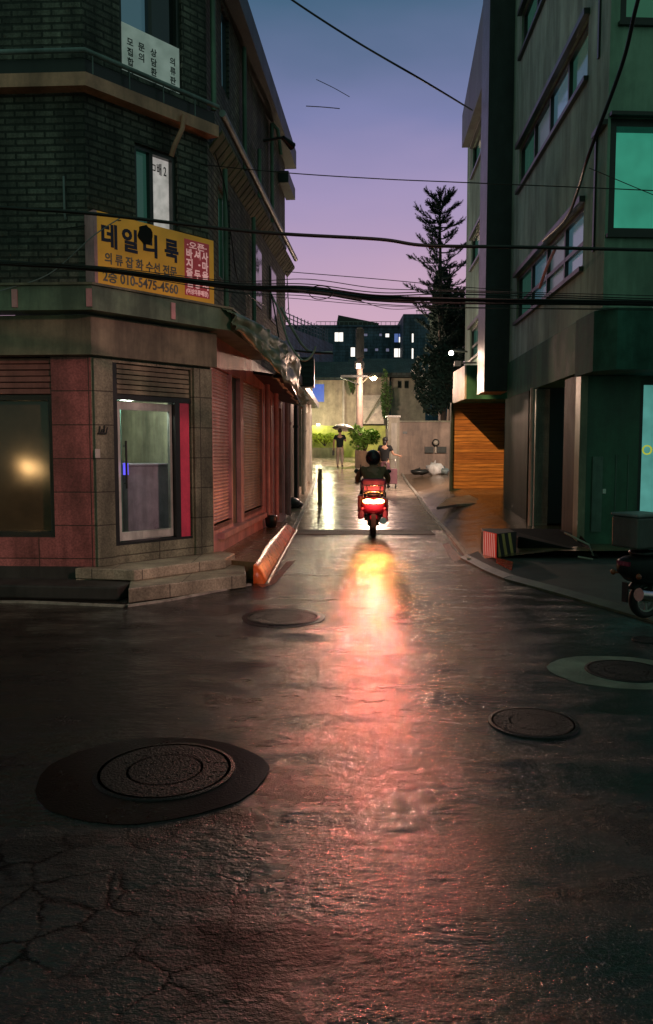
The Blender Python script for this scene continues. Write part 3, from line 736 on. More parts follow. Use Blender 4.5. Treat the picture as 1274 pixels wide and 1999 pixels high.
# pavement at the right corner
m = MB(); pk = [G(912, 1090, .0), G(960, 1108, .05), G(1000, 1124, .05), G(1100, 1150, .05), G(1222, 1184, .05), G(1500, 1262, .05)]
m.prism([(p.x, p.y) for p in pk] + [(9, 9), (9, 12.6), (3.2, 12.6), (pk[0].x + .3, 12)], -.02, .05)
struct(m.build('pavement', M_conc_d))
m = MB()
for i in range(len(pk) - 1):
    a, b2 = pk[i], pk[i + 1]; a = Vector((a.x, a.y, 0)); b2 = Vector((b2.x, b2.y, 0)); d = (b2 - a).normalized(); n = Vector((d.y, -d.x, 0)) * .12; H = Vector((0, 0, .06))
    m.add([a, b2, b2 + n, a + n, a + H, b2 + H, b2 + n + H * .4, a + n + H * .4], [(4, 7, 6, 5), (0, 1, 5, 4), (2, 3, 7, 6), (1, 2, 6, 5), (3, 0, 4, 7)])
struct(m.build('kerb', mat('green_grey_kerb', (.10, .105, .07), .5, scale=9)))
# pale worn concrete lane climbing between the kerbs
M_lane = mat('pale_wet_concrete_lane', (.42, .33, .26), .2, scale=3, stain=.35, bump=.7, bscale=9)
m = MB(); yy = [15.62, 17, 19, 21, 23, 25, 27, 28.5, 30, 31.5, 33, 34.5, 36, 38, 40, 41.3]
def ex(Q, y):
    for i in range(len(Q) - 1):
        if Q[i].y <= y <= Q[i + 1].y: return Q[i].x + (Q[i + 1].x - Q[i].x) * (y - Q[i].y) / (Q[i + 1].y - Q[i].y)
    return Q[0].x if y < Q[0].y else Q[-1].x
for i in range(len(yy) - 1):
    ya, yb = yy[i], yy[i + 1]; m.quad((ex(QL, ya) - .02 if ya < 31 else -6, ya, gz(ya) + .004), (ex(QR, ya) + .02, ya, gz(ya) + .004), (ex(QR, yb) + .02, yb, gz(yb) + .004), (ex(QL, yb) - .02 if yb < 31 else -6, yb, gz(yb) + .004))
struct(m.build('lane', M_lane))
# drain grate across the alley
dg0, dg1 = G(566, 1040, 0), G(846, 1041, 0)
DG = thing('drain_grate', (dg0.x, dg0.y, 0), 'long iron drain grate lying across the alley under the scooter wheel', 'drain')
m = MB(); n = 74; dx = (dg1.x - dg0.x) / n; y0, y1 = 14.75, 15.55
m.box(dg0.x, dg1.x, y0, y0 + .04, -.02, .014); m.box(dg0.x, dg1.x, y1 - .04, y1, -.02, .014)
for i in range(n): m.box(dg0.x + i * dx, dg0.x + i * dx + dx * .42, y0 + .05, y1 - .05, -.01, .012)
m.build('grate', mat('worn_iron', (.14, .12, .10), .6), DG)
MB().box(dg0.x, dg1.x, y0 + .05, y1 - .05, -.05, .008).build('gutter', mat('grate_shadow_gap', (.006, .006, .006), .9, bump=0), DG)  # solid dark slab paints the shade between the bars

# ================================================================== MANHOLES
def manhole(px, py, r, label, ring=None, ringmat=None, cov=None, group='round iron manhole covers in the road'):
    c = G(px, py, 0); T = thing('manhole', (c.x, c.y, 0), label, 'manhole cover', group)
    Mx = Matrix.Translation((c.x, c.y, 0))
    if ring:
        rx, ry, ox, oy = ring; m = MB(); n = 64; pts = []
        for k in range(n):
            a = 2 * math.pi * k / n; w = 1 + .018 * math.sin(3 * a + 1) + .012 * math.sin(7 * a) + random.uniform(-.01, .01); pts.append((c.x + ox + rx * w * math.cos(a), c.y + oy + ry * w * math.sin(a)))
        m.prism(pts, -.01, .004); m.build('patch', ringmat, T)
    m = MB(); m.lathe([(r + .022, .0), (r + .020, .008), (r + .008, .010), (r, .011), (r, .006)], 56, Mx, False); m.sm = [False] * len(m.f); m.build('rim', M_iron, T)
    m = MB(); m.lathe([(.01, .009), (r * .22, .009), (r * .24, .006), (r * .52, .006), (r * .54, .010), (r * .58, .010), (r * .6, .006), (r * .93, .0065), (r * .95, .010), (r * .99, .010)], 56, Mx); m.sm = [False] * len(m.f)
    random.seed(int(px))
    for ring_r, cnt in ((.32, 12), (.44, 16), (.68, 24), (.78, 28), (.88, 32)):
        for k in range(cnt):
            a = 2 * math.pi * k / cnt + ring_r; x, y = c.x + r * ring_r * math.cos(a), c.y + r * ring_r * math.sin(a); s_ = r * random.uniform(.02, .034)
            m.box(-s_, s_, -s_ * .6, s_ * .6, .005, random.uniform(.008, .012), Matrix.Translation((x, y, 0)) @ Matrix.Rotation(a, 4, 'Z'))
    m.build('cover', M_iron, T)
    return T
M_iron = mat('wet_cast_iron', (.010, .010, .009), .45, .0, scale=9, bscale=80, bump=.9)
M_iron.node_tree.nodes['Principled BSDF'].inputs['IOR'].default_value = 1.5
M_patch = mat('black_tar_patch', (.004, .0045, .0045), .3, scale=3, bscale=90, bump=.25)
M_patch.node_tree.nodes['Principled BSDF'].inputs['Specular IOR Level'].default_value = .18
M_patch2 = mat('pale_green_concrete_collar', (.20, .20, .15), .6, scale=4, bscale=60, bump=.5)
manhole(322, 1505, .33, 'large manhole cover inside a wide black tar patch in the left foreground', (.56, .50, -.05, -.05), M_patch)
manhole(552, 1206, .33, 'manhole cover ringed by ripples in front of the orange kerb', (.40, .42, .0, 0), M_patch)
manhole(1040, 1412, .24, 'bare manhole cover without a collar at the middle right of the road')
manhole(1222, 1311, .27, 'manhole cover set in a pale concrete collar, right of the other covers', (.52, .42, -.04, .0), M_patch2)
manhole(1262, 1250, .10, 'small valve cover by the right edge below the parked scooter')

# ================================================================== RIGHT BUILDING
RC = Vector((3.385 + .045 * 10.98, 10.98)); far = Vector((3.385 + .045 * 25.5, 25.5))
RW = Wall(far, RC - far); LR = (RC - far).length
def rs(Y): return (25.5 - Y) / (25.5 - 10.98) * LR
RFr = Wall(RC, (1, .05)); LF_ = 8
RB = thing('apartment_block', (RC.x, RC.y, 0), 'rendered block tinted green for the light with ribbon windows and a dark pilaster, right of the alley', 'building')
TOPN = 17
rib = []; M_blind = glassy('window_with_grey_blind', (.10, .13, .12), .3, em=(.05, .085, .09), es=.5)
for z0, z1 in ((4.42, 5.38), (7.22, 8.1), (10.0, 10.85), (12.8, 13.6)):
    rib.append((rs(17.1), rs(12.05), z0, z1))
    if z1 < 11.5 : rib.append((rs(24.3), rs(19.0), z0, z1))
WB = 3.62
m = MB(); sfar = rs(20.0)
RW.grid(m, 0, sfar, WB, 12.4, [h for h in rib if h[0] < sfar - .5 and h[3] < 12], .15)
RW.grid(m, sfar, LR, WB, TOPN, [h for h in rib if h[0] > sfar - .5], .15)
m.quad(RW.w(sfar, 12.4), RW.w(sfar, TOPN), RW.w(sfar, TOPN, -5), RW.w(sfar, 12.4, -5))
m.quad(RW.w(0, 0), RW.w(0, 12.4), RW.w(0, 12.4, -6), RW.w(0, 0, -6))
# the far holes cross sfar? they end before it
m.build('side_wall', M_green_wall, RB)
hb1 = (RFr.s_at(1196), 3.2, 4.66, 6.15); hb2 = (RFr.s_at(1200), 3.2, 7.48, 9.2)
m = MB(); RFr.grid(m, 0, LF_, WB, TOPN, [(RFr.s_at(1174), 3.2, 4.62, 6.19), (RFr.s_at(1186), 3.2, 7.44, 9.3)], .3); m.build('front_wall', M_green_front, RB)
for k, h in enumerate(rib):
    near = h[0] > sfar - .5; n = 4
    mu = [h[0] + (h[1] - h[0]) * (i + 1) / n for i in range(n - 1)]
    zmid = h[2] + (h[3] - h[2]) * .42
    f = window(RW, RB, h, mu, [zmid] if h[2] < 5 else [], M_frame, None, .14, .07, pms=[M_glass_g, M_glass_sky, M_blind, M_glass_sky] if near and k != 2 else [M_glass_g, M_blind, M_glass_sky, M_glass_g])
    q = MB(); RW.box(q, h[0] - .06, h[1] + .06, h[3], h[3] + .09, .0, .09); q.build('hood', M_frame, f)
    q = MB(); RW.box(q, h[0] - .06, h[1] + .06, h[2] - .07, h[2], .0, .07); q.build('sill', M_frame, f)
for i, (x0, zA, zB_) in enumerate(((1174, 4.62, 6.19), (1186, 7.44, 9.3))):
    f = window(RFr, RB, (RFr.s_at(x0), 3.2, zA, zB_), [1.9], [], M_dark, M_teal if i == 0 else glassy('dark_green_window_glass', (.02, .10, .06), .1, em=(.03, .12, .07), es=.5), .28, .10)
    q = MB(); RFr.box(q, RFr.s_at(x0) - .03, 3.25, zB_ + .001, zB_ + .05, .0, .10); RFr.box(q, RFr.s_at(x0) - .03, 3.25, zA - .05, zA - .001, .0, .06); q.build('surround', M_dark, f)
# slim window reveal on the side wall by the corner
q = MB(); RW.box(q, LR - .50, LR - .44, 4.5, 6.1, .0, .03); RW.box(q, LR - .50, LR - .001, 6.1, 6.17, .0, .08); RW.box(q, LR - .5, LR - .44, 7.2, 12, .0, .03); q.build('corner_trim', M_dark, RB)
# downpipe/pilaster
q = MB(); RW.box(q, rs(17.8), rs(17.8) - (-.0) + .001, 0, .001, 0, .001)
q = MB(); RW.box(q, rs(18.9), rs(17.85), 2.98, TOPN, .0, .56); q.build('pilaster', M_pil, RB)
# roof parapet on the far part
q = MB()
for (Ya, Yb, za, zb) in ((24.6, 21.0, 11.95, 12.95), (21.0, 19.0, 12.95, 13.6)):
    p = [RW.w(rs(Ya), 10.98, 0), RW.w(rs(Yb), 10.98, 0), RW.w(rs(Yb), zb, 0), RW.w(rs(Ya), za, 0)]
    r_ = [x + RW.n * .30 for x in p]; q.add(p + r_, [(3, 2, 1, 0), (4, 5, 6, 7), (0, 1, 5, 4), (1, 2, 6, 5), (2, 3, 7, 6), (3, 0, 4, 7)])
q.build('parapet', mat('dark_parapet_sheet', (.045, .075, .065), .5, stain=.6), RB)
# fascia band under the upper floors, returning along the front with a soffit
q = MB(); zb0, zb1 = 2.82, WB
RW.box(q, rs(17.85), LR - .3, zb0, zb1, -.5, .03); q.build('fascia', M_band, RB)
q = MB(); p = [RW.w(LR - .3, 0, .03), RW.w(LR, 0, .03) + RFr.d * .25, RFr.w(LF_, 0, .03)]
poly_ = [(p[0].x, p[0].y), (p[1].x, p[1].y), (p[2].x, p[2].y), (p[2].x, p[2].y + 1.1), (p[0].x, p[1].y + 1.1)]
q.prism(poly_, zb0 - .06, zb1 - .002); q.build('front_fascia', mat('teal_green_fascia', (.045, .13, .10), .75, stain=.4), RB)
# ground storey
gs = MB(); G0, G1 = rs(15.6), rs(18.1)
RW.box(gs, G1, G0, 0, zb0, -1.6, .02); gs.build('pier', M_pier, RB)
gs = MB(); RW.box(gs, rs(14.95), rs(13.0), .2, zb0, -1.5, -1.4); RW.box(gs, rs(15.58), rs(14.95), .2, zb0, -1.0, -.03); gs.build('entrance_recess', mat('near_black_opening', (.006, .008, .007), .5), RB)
gs = MB(); RW.box(gs, rs(15.15), rs(14.95), .1, zb0 - .02, -.25, .01); gs.build('door_jamb', mat('pale_green_brown_jamb', (.33, .27, .20), .4), RB)
gs = MB(); gs.tube([RW.w(rs(14.9), .12, .09), RW.w(rs(14.9), zb0, .09)], .045, 10); gs.build('downpipe', M_pipe_w, RB)
gs = MB(); RW.box(gs, rs(12.95), rs(12.06), .12, zb0 - .03, -.45, -.01); gs.build('column', mat('brown_column_tile', (.10, .09, .07), .6), RB)
gs = MB(); RW.box(gs, rs(12.2), rs(11.93), .12, zb0 - .035, -.1, .01); gs.build('column_corner', mat('polished_column_edge', (.26, .26, .17), .4), RB)
GF = Wall(RW.w(rs(11.95), 0, -.02), (1, .04))
gs = MB(); sgl = GF.s_at(1246)
GF.grid(gs, 0, 7, .10, zb0 - .04, [(sgl, 3.4, .32, zb0 - .12)], .12); gs.build('shop_wall', mat('dark_green_shop_panel', (.035, .12, .07), .35, stain=.4), RB)
f = window(GF, RB, (sgl, 3.4, .32, zb0 - .12), [sgl + 1.2], [], M_frame, M_teal2, .12, .07, name='shop_window')
q = MB(); text_into(q, 'OK', GF.w(sgl + .085, 1.55, -.085), GF.d, GF.n, .22); q.build('window_sticker', emis('yellow_sticker', (.55, .55, .03), .8), f)
q = MB()
for px in (1202, 1226): a = GF.s_at(px); GF.box(q, a, a + .014, .35, 1.55, .0, .012)
a = GF.s_at(1156); GF.box(q, a, a + .16, .35, 1.52, .0, .03); q.build('panel_trim', mat('green_trim_metal', (.10, .16, .13), .3, .3), RB)
q = MB(); a = GF.s_at(1177); GF.box(q, a, a + .05, .95, 1.02, .0, .03); q.build('door_handle', M_alu, RB)
# projecting box canopy over the timber garage
q = MB(); X0, X1, Ya, Yb = 3.68, 6.2, 20.4, 22.25
q.box(X0, X1, Ya, Yb, 2.98, 3.86); q.build('porch_box', M_band, RB)
q = MB(); q.box(X0 - .05, X0, Ya + .0, Yb, 2.98, 3.86); q.build('porch_side', mat('lit_porch_side_tone', (.55, .45, .36), .5, stain=.3), RB)  # lamp light on the porch side painted as a cream plate
q = MB(); q.box(3.64, X1, 22.3, 22.4, .42, 3.4); q.build('timber_door', M_wood, RB)
q = MB(); q.box(3.58, 3.64, 22.2, 22.42, .40, 3.0); q.box(5.13, 5.23, 22.1, 22.29, .40, 2.98); q.box(3.64, 5.13, 22.24, 22.3, .40, .52); q.build('timber_door_frame', M_pier, RB)
q = MB(); q.box(5.23, 6.2, 20, 22.1, .3, 2.98); q.build('porch_pier', M_pier, RB)

# timber loading ramp plates and threshold
rp1 = thing('ramp_plate', tuple(GG(890, 985, .2)), 'flat steel ramp plates laid in front of the timber garage door', 'ramp')
m = MB(); P = [G(852, 990, .36), G(872, 973, .42), G(915, 966, .46), G(947, 981, .34), G(893, 984, .34)]
m.add([P[0], P[4], P[3], P[2], P[1]] + [p - Vector((0, 0, .06)) for p in (P[0], P[4], P[3], P[2], P[1])], [(0, 1, 2, 3, 4), (5, 6, 1, 0), (6, 7, 2, 1), (7, 8, 3, 2), (8, 9, 4, 3), (9, 5, 0, 4)])
m.build('plate', mat('sandy_ramp_steel', (.42, .30, .18), .35, bscale=30, bump=.5), rp1)

# hazard striped corner block and the dark ramp wall behind it
def stripemat(name, c1, c2, fx, fy, em=0):
    m_, t, b = newmat(name); tcn = nn(t, 'ShaderNodeTexCoord'); mp_ = nn(t, 'ShaderNodeMapping'); mp_.inputs['Rotation'].default_value = (0, 0, R(fx))
    w = nn(t, 'ShaderNodeTexWave'); w.inputs['Scale'].default_value = fy; w.inputs['Distortion'].default_value = 0
    t.links.new(tcn.outputs['UV'], mp_.inputs[0]); t.links.new(mp_.outputs[0], w.inputs[0])
    r_ = ramp(t, w.outputs[0], [(.42, c1), (.5, c2)]); n_ = noise(t, 14, 5)
    c_ = mixc(t, r_.outputs[0], ramp(t, n_.outputs[0], [(.35, g3(.5)), (.6, g3(1))]).outputs[0], 1.0, 'MULTIPLY')
    t.links.new(c_, b.inputs['Base Color']); b.inputs['Roughness'].default_value = .3
    if em: t.links.new(c_, b.inputs['Emission Color']); b.inputs['Emission Strength'].default_value = em
    return m_
hz = G(970, 1090, .05); 
HB = thing('hazard_block', (hz.x, hz.y, .05), 'low corner block with red striped and yellow black striped faces', 'hazard marker')
Pa, Pb, Pc = G(944, 1083, .05), G(969, 1090, .05), G(1006, 1084, .05)
D_ = Vector((.12, .35, 0))
m = MB(); Hh = .36
poly_ = [(Pa.x, Pa.y), (Pb.x, Pb.y), (Pc.x, Pc.y), (Pc.x + .02, Pc.y + .5), (Pa.x + .05, Pa.y + .5)]
m.prism(poly_, .05, .05 + Hh - .01); m.build('block', M_conc_d, HB, bevel=.01)
def facep(a, b2, mt, nm):
    d = (b2 - a).normalized(); n = Vector((d.y, -d.x, 0)); m = MB()
    m.add([a + n * .003, b2 + n * .003, b2 + n * .003 + Vector((0, 0, Hh)), a + n * .003 + Vector((0, 0, Hh)), a + n * .012, b2 + n * .012, b2 + n * .012 + Vector((0, 0, Hh)), a + n * .012 + Vector((0, 0, Hh))],
          [(0, 3, 2, 1), (4, 5, 6, 7), (0, 1, 5, 4), (1, 2, 6, 5), (2, 3, 7, 6), (3, 0, 4, 7)])
    m.build(nm, mt, HB)
M_rs, M_ws, M_bs, M_ys = emis('red_reflector_glow', (.60, .03, .02), .35, (.8, .05, .03)), emis('pink_reflector_glow', (.50, .22, .18), .7, (.7, .3, .25)), mat('black_stripe', (.012, .012, .012), .5), mat('dull_yellow_stripe', (.85, .52, .16), .5)  # red and pink glow stands in for light thrown back
facep(Pa, Pb, M_rs, 'red_plate'); facep(Pb, Pc, M_bs, 'black_plate')
def stripes(a, b2, n_, slant, wf, mt, nm):
    d = (b2 - a); L_ = d.length; d.normalize(); n = Vector((d.y, -d.x, 0)) * .0135; 
    for k in range(n_):
        u0 = (k + .2) / n_ * L_; w_ = L_ / n_ * wf; q = MB(); P_ = []
        for (u, z) in ((u0, 0), (u0 + w_, 0), (u0 + w_ - slant, Hh), (u0 - slant, Hh)): P_.append(a + d * min(max(u, 0), L_) + n + Vector((0, 0, z * .96 + .006)))
        q.add(P_ + [p - n * .12 for p in P_], [(0, 1, 2, 3), (4, 7, 6, 5), (0, 4, 5, 1), (1, 5, 6, 2), (2, 6, 7, 3), (3, 7, 4, 0)]); q.build(nm, mt, HB)
stripes(Pa, Pb, 6, .035, .42, M_ws, 'white_stripe'); stripes(Pb, Pc, 3, -.0 + .10, .42, M_ys, 'yellow_stripe')
m = MB(); a = G(969, 1095, .03); b2 = G(1001, 1104, .03); c2 = G(998, 1121, 0.0); d2 = G(968, 1106, 0.0)
m.add([a + Vector((0, 0, .05)), b2 + Vector((0, 0, .05)), c2 + Vector((0, 0, .065)), d2 + Vector((0, 0, .065)), a, b2, c2, d2], [(3, 2, 1, 0), (4, 5, 6, 7), (0, 1, 5, 4), (1, 2, 6, 5), (2, 3, 7, 6), (3, 0, 4, 7)])
tag(m.build('kerb_marker', mat('red_kerb_marker', (.75, .06, .03), .25, scale=10)), 'small red painted kerb marker in front of the striped block', 'kerb marker')
RA = thing('concrete_ramp', (3.1, 12, .05), 'dark low rubber ramp behind the striped corner block, by the right building', 'ramp')
m = MB(); m.prism([(2.95, 11.75), (3.95, 11.05), (3.97, 11.9), (3.93, 12.9), (3.0, 13.0)], .05, lambda p: .10 if p[1] < 11.3 else .30); m.build('ramp_body', mat('black_wet_rubber_ramp', (.008, .009, .008), .75), RA, bevel=.02)
m = MB(); a, b2 = G(1102, 1040, .40), G(1150, 1064, .30); m.tube([a, b2, G(1157, 1084, .12)], .014, 6); m.tube([G(1128, 1087, .1), G(1157, 1092, .08)], .014, 6); m.build('ramp_edge', mat('worn_pale_edge', (.30, .30, .24), .4), RA)

# ================================================================== LEFT FAR HOUSE (beyond the brick building)
C2 = Wall((-.98, 17.0), (.03, 1.0)); C2L = 13.5
LH = thing('row_house', (C2.P.x, 17, 0), 'low narrow row house with pink pipes and doors just past the brick building', 'house')
m = MB(); C2.grid(m, 0, C2L, 0, 3.3, [(1.0, 2.0, .5, 2.5), (3.6, 4.6, .6, 2.6), (7.5, 8.6, .9, 2.8)], .12); m.build('house_wall', mat('cream_pink_render', (.50, .36, .26), .5, stain=.5), LH)
m = MB(); C2.box(m, -.3, C2L, 3.3, 3.5, -4, .28); m.build('house_roof', M_dark, LH)
m = MB(); m.quad(C2.w(C2L, 0), C2.w(C2L, 3.3), C2.w(C2L, 3.3, -4), C2.w(C2L, 0, -4)); m.build('end_wall', M_sidew2, LH)
for (a, b2, c, e) in ((1.0, 2.0, .5, 2.5), (3.6, 4.6, .6, 2.6), (7.5, 8.6, .9, 2.8)):
    q = MB(); C2.box(q, a, b2, c, e, -.11, -.07); q.build('house_door', M_sidew2, LH)
for (a, mt) in ((.3, M_sidew), (2.6, M_dark), (3.0, M_sidew), (5.6, M_pipe_w), (6.6, M_pipe_w), (9.6, M_pipe_w)):
    q = MB(); q.tube([C2.w(a, gz(17 + a) + .1, .12), C2.w(a, 3.2, .12)], .05, 8); q.tube([C2.w(a, 2.2, .12), C2.w(a, 2.26, .12)], .07, 8); q.build('pipe', mt, LH)
for a in (5.0, 7.0, 9.2, 11):
    q = MB(); C2.box(q, a, a + .12, .6, 2.9, 0, .12); q.build('pillar', M_pipe_w, LH)
# sacks and pots along the alley wall
for (px, py, Y, s_, lab) in ((567, 978, 19.2, .20, 'dark covered sack slumped on the pale pavement by the pipes'),):
    c = at(px, py, Y); c.z = gz(Y) + .07; T = thing('sack', tuple(c), lab, 'sack'); q = MB(); q.ell(c + Vector((0, 0, .12)), .26, .32, .15); q.ell(c + Vector((.12, .1, .08)), .2, .25, .1)
    o = q.build('cloth', M_dark, T)
q = MB(); c = SW.w(4.05, 0, .14); q.lathe([(.06, .22), (.10, .24), (.12, .42), (.10, .44)], 14, Matrix.Translation((c.x, c.y, 0))); tag(q.build('flower_pot', M_dark), 'small black pot standing at the foot of the alley shutters', 'pot')
for i, (px, Y, lab) in enumerate(((577, 24.5, 'dark green bin under the doorway with pillar'), (588, 28, 'dark green bin farther up the alley wall'))):
    c = at(px, 900, Y); z = gz(Y) + .07; T = thing('bin', (c.x - .1, c.y, z), lab, 'bin'); q = MB(); q.box(c.x - .25, c.x + .02, Y - .15, Y + .15, z, z + .55); q.build('bin_body', M_frame, T, bevel=.02); q = MB(); q.box(c.x - .27, c.x + .04, Y - .17, Y + .17, z + .55, z + .6); q.build('lid', M_dark, T)
# bright post standing near the left kerb (reflective bollard)
c = GG(624, 985); T = thing('bollard', (c.x, c.y, gz(c.y)), 'pale yellow plastic post standing just inside the left kerb', 'bollard'); q = MB()
q.lathe([(.08, 0), (.08, .04), (.06, .05), (.06, .92), (.045, .97)], 12, Matrix.Translation((c.x, c.y, gz(c.y)))); q.build('post', mat('yellowed_plastic', (.55, .42, .2), .4), T)

# ================================================================== END OF THE ALLEY
M_beige = mat('beige_render', (.46, .38, .28), .6, stain=.35)
M_yg = mat('yellow_green_painted_wall', (.40, .44, .08), .55, stain=.3)
M_rooft = brickmat('dark_roof_tiles', (.06, .085, .09), (.04, .06, .065), (.01, .01, .01), .3, .2, .02)
def boxpx(mb, x0, x1, yt, yb, Y, depth):
    a, b2 = at(x0, yb, Y), at(x1, yt, Y); mb.box(a.x, b2.x, Y, Y + depth, a.z, b2.z); return a, b2
def pyz(py, Y): return at(637, py, Y).z
def pxx(px, Y): return at(px, 882, Y).x
# beige house with a blue window
H1 = thing('beige_house', (0, 44, 1.3), 'beige rendered house with a bright blue window above the yellow green wall', 'house')
q = MB(); z0, z1 = 1.3, pyz(742, 44); xa, xb = pxx(560, 44), pxx(697, 44); f44 = Wall((xa, 44), (1, 0))
hw = (pxx(608, 44) - xa, pxx(634, 44) - xa, pyz(786, 44), pyz(748, 44)); hw2 = (pxx(598, 44) - xa, pxx(605.5, 44) - xa, pyz(786, 44), pyz(756, 44))
f44.grid(q, 0, xb - xa, z0, z1, [hw, hw2], .12); q.quad((xb, 44, z0), (xb, 48, z0), (xb, 48, z1), (xb, 44, z1)); q.build('house_wall', M_beige, H1)
window(f44, H1, hw, [], [], M_pipe_w, emis('blue_lit_window', (.05, .10, .42), 1.0), .1, .05); window(f44, H1, hw2, [], [], M_pipe_w, emis('dim_blue_window', (.04, .10, .18), .9), .1, .03)
q = MB(); q.add([(xa - .2, 43.7, z1), (xb + .15, 43.7, z1), (xb + .15, 47, z1 + 1.25), (xa - .2, 47, z1 + 1.25), (xa - .2, 43.7, z1 + .12), (xb + .15, 43.7, z1 + .12), (xb + .15, 47, z1 + 1.37), (xa - .2, 47, z1 + 1.37)], [(3, 2, 1, 0), (4, 5, 6, 7), (0, 1, 5, 4), (1, 2, 6, 5), (2, 3, 7, 6), (3, 0, 4, 7)]); q.build('house_roof', M_rooft, H1)
q = MB(); q.box(pxx(668, 43.9), pxx(672, 43.9), 43.85, 43.95, z0, z1); q.build('downpipe', M_pipe_w, H1)
# middle house wall by the lamp, with outside stair
H2 = thing('stair_house', (pxx(720, 45), 45, 1.3), 'pale house wall with a white outside stair beside the utility pole', 'house')
q = MB(); boxpx(q, 697, 760, 722, 900, 45.5, 2.5); q.build('house_wall', M_beige, H2)
q = MB(); ns = 11; x0, x1 = pxx(708, 43.5), pxx(748, 43.5); zb_, zt_ = pyz(828, 43.5), pyz(768, 43.5)
for i in range(ns):
    z = zb_ + (zt_ - zb_) * i / ns; q.box(x0, x1, 43.2 + i * .16, 45.4, z, z + (zt_ - zb_) / ns)
q.build('stair', mat('white_stair_stone', (.62, .54, .46), .5, stain=.2), H2)
q = MB(); p0, p1 = Vector((x0 + .1, 43.2, zb_ + .1)), Vector((x1 - .1, 43.1, zt_ - .05)); q.tube([p0, p1], .035, 6); q.tube([p0 - Vector((0, 0, .12)), p1 - Vector((0, 0, .12))], .02, 6)
q.tube([p1, p1 - Vector((0, 0, 1.2))], .03, 6); q.build('handrail', M_lintel, H2)
q = MB(); a = pyz(705, 45); q.box(pxx(672, 45), pxx(838, 45), 45.0, 48, pyz(735, 45), pyz(727, 45)); 
q.add([(pxx(672, 45), 44.9, pyz(728, 45)), (pxx(840, 45), 44.9, pyz(728, 45)), (pxx(833, 48), 48, pyz(700, 48)), (pxx(680, 48), 48, pyz(700, 48))], [(0, 1, 2, 3)]); q.build('house_roof', M_rooft, H2)
H3 = thing('grey_house', (pxx(795, 46), 46, 1.3), 'grey beige house with two small dark windows to the right of the street lamp', 'house')
xa, xb = pxx(762, 46), pxx(829, 46); f46 = Wall((xa, 46), (1, 0)); z0, z1 = 1.3, pyz(735, 46)
hs = [(pxx(775, 46) - xa, pxx(783, 46) - xa, pyz(758, 46), pyz(743, 46)), (pxx(788, 46) - xa, pxx(797, 46) - xa, pyz(758, 46), pyz(743, 46))]
q = MB(); f46.grid(q, 0, xb - xa, z0, z1, hs, .12); q.build('house_wall', mat('grey_beige_render', (.26, .24, .19), .6, stain=.3), H3)
for h in hs: window(f46, H3, h, [], [], M_frame, M_glass_d, .1, .03)
# yellow green boundary wall, low retaining wall
q = MB(); Y = 42.8; 
YW = q; q.box(pxx(588, Y), pxx(752, Y), Y, Y + .2, 1.2, pyz(831, Y)); yw = q.build('boundary_wall', M_yg); tag(yw, 'yellow green painted boundary wall below the beige house', 'wall')
q = MB(); Y = 41.3; q.box(pxx(590, Y), pxx(668, Y), Y, Y + .3, 1.0, pyz(874, Y)); tag(q.build('retaining_wall', mat('stained_stone_wall', (.22, .20, .12), .6)), 'low stained stone wall under the bright green hedge', 'wall')
q = MB(); q.add([GG(594, 893, .01), GG(690, 905, .01), GG(740, 925, .01), GG(742, 918, .01), GG(690, 897, .01), GG(594, 889, .01)], [(0, 1, 2, 3, 4, 5)]); struct(q.build('lane_edge_line', mat('worn_yellow_line', (.55, .45, .15), .4)))
# planter wall with shrub
Y = 34.2; q = MB(); q.box(pxx(694, Y), pxx(748, Y), Y, Y + .9, gz(Y), pyz(880, Y)); tag(q.build('planter', mat('rusty_brown_planter', (.25, .15, .09), .6)), 'brown box planter holding the big leafy shrub', 'planter')
def leafblob(name, c, rx, ry, rz, n, size, mt, root, seed=1, lobes=7):
    random.seed(seed); q = MB(); cs = [(Vector((random.uniform(-.6, .6) * rx, random.uniform(-.6, .6) * ry, random.uniform(-.5, .6) * rz)), random.uniform(.35, .6)) for _ in range(lobes)]
    for i in range(n):
        cc, rr = random.choice(cs); d = Vector((random.gauss(0, 1), random.gauss(0, 1), random.gauss(0, 1))).normalized() * rr * random.uniform(.5, 1.05) ** .5
        p = c + cc + Vector((d.x * rx, d.y * ry, d.z * rz)); s_ = size * random.uniform(.5, 1.3)
        e = Euler((random.uniform(-.9, .9), random.uniform(-.9, .9), random.uniform(0, 6.3))).to_matrix()
        vs = [p + e @ Vector(v) * s_ for v in ((-.5, 0, 0), (0, .28, .08), (.6, 0, -.1), (0, -.28, .08))]
        q.add(vs, [(0, 1, 2, 3)])
    return q.build(name, mt, root)
def leafmat(name, col):
    m_, t, b = newmat(name); n_ = noise(t, 6, 3); c_ = ramp(t, n_.outputs[0], [(.3, tuple(x * .5 for x in col)), (.7, tuple(x * 1.5 for x in col))]).outputs[0]
    t.links.new(c_, b.inputs['Base Color']); b.inputs['Roughness'].default_value = .7; b.inputs['Specular IOR Level'].default_value = .2
    return m_
M_leaf = leafmat('bright_leaf', (.16, .30, .05)); M_leaf_d = leafmat('dark_needle', (.015, .035, .028)); M_ivy = leafmat('ivy_leaf', (.05, .10, .03)); M_bark = mat('dark_bark', (.05, .035, .025), .8)
def shrub(px, py, Y, rx, rz, n, lab, mt=M_leaf, size=.14, seed=2, base=None, ry=None):
    c = at(px, py, Y); zb_ = base if base is not None else c.z - rz; T = thing('shrub', (c.x, c.y, zb_), lab, 'shrub')
    q = MB(); random.seed(seed)
    for k in range(5): q.tube([Vector((c.x, c.y, zb_)), c + Vector((random.uniform(-.5, .5) * rx, random.uniform(-.3, .3), rz * .3))], [.03, .01], 5)
    q.build('stem', M_bark, T); leafblob('foliage', c, rx, ry or rx * .7, rz, n, size, mt, T, seed)
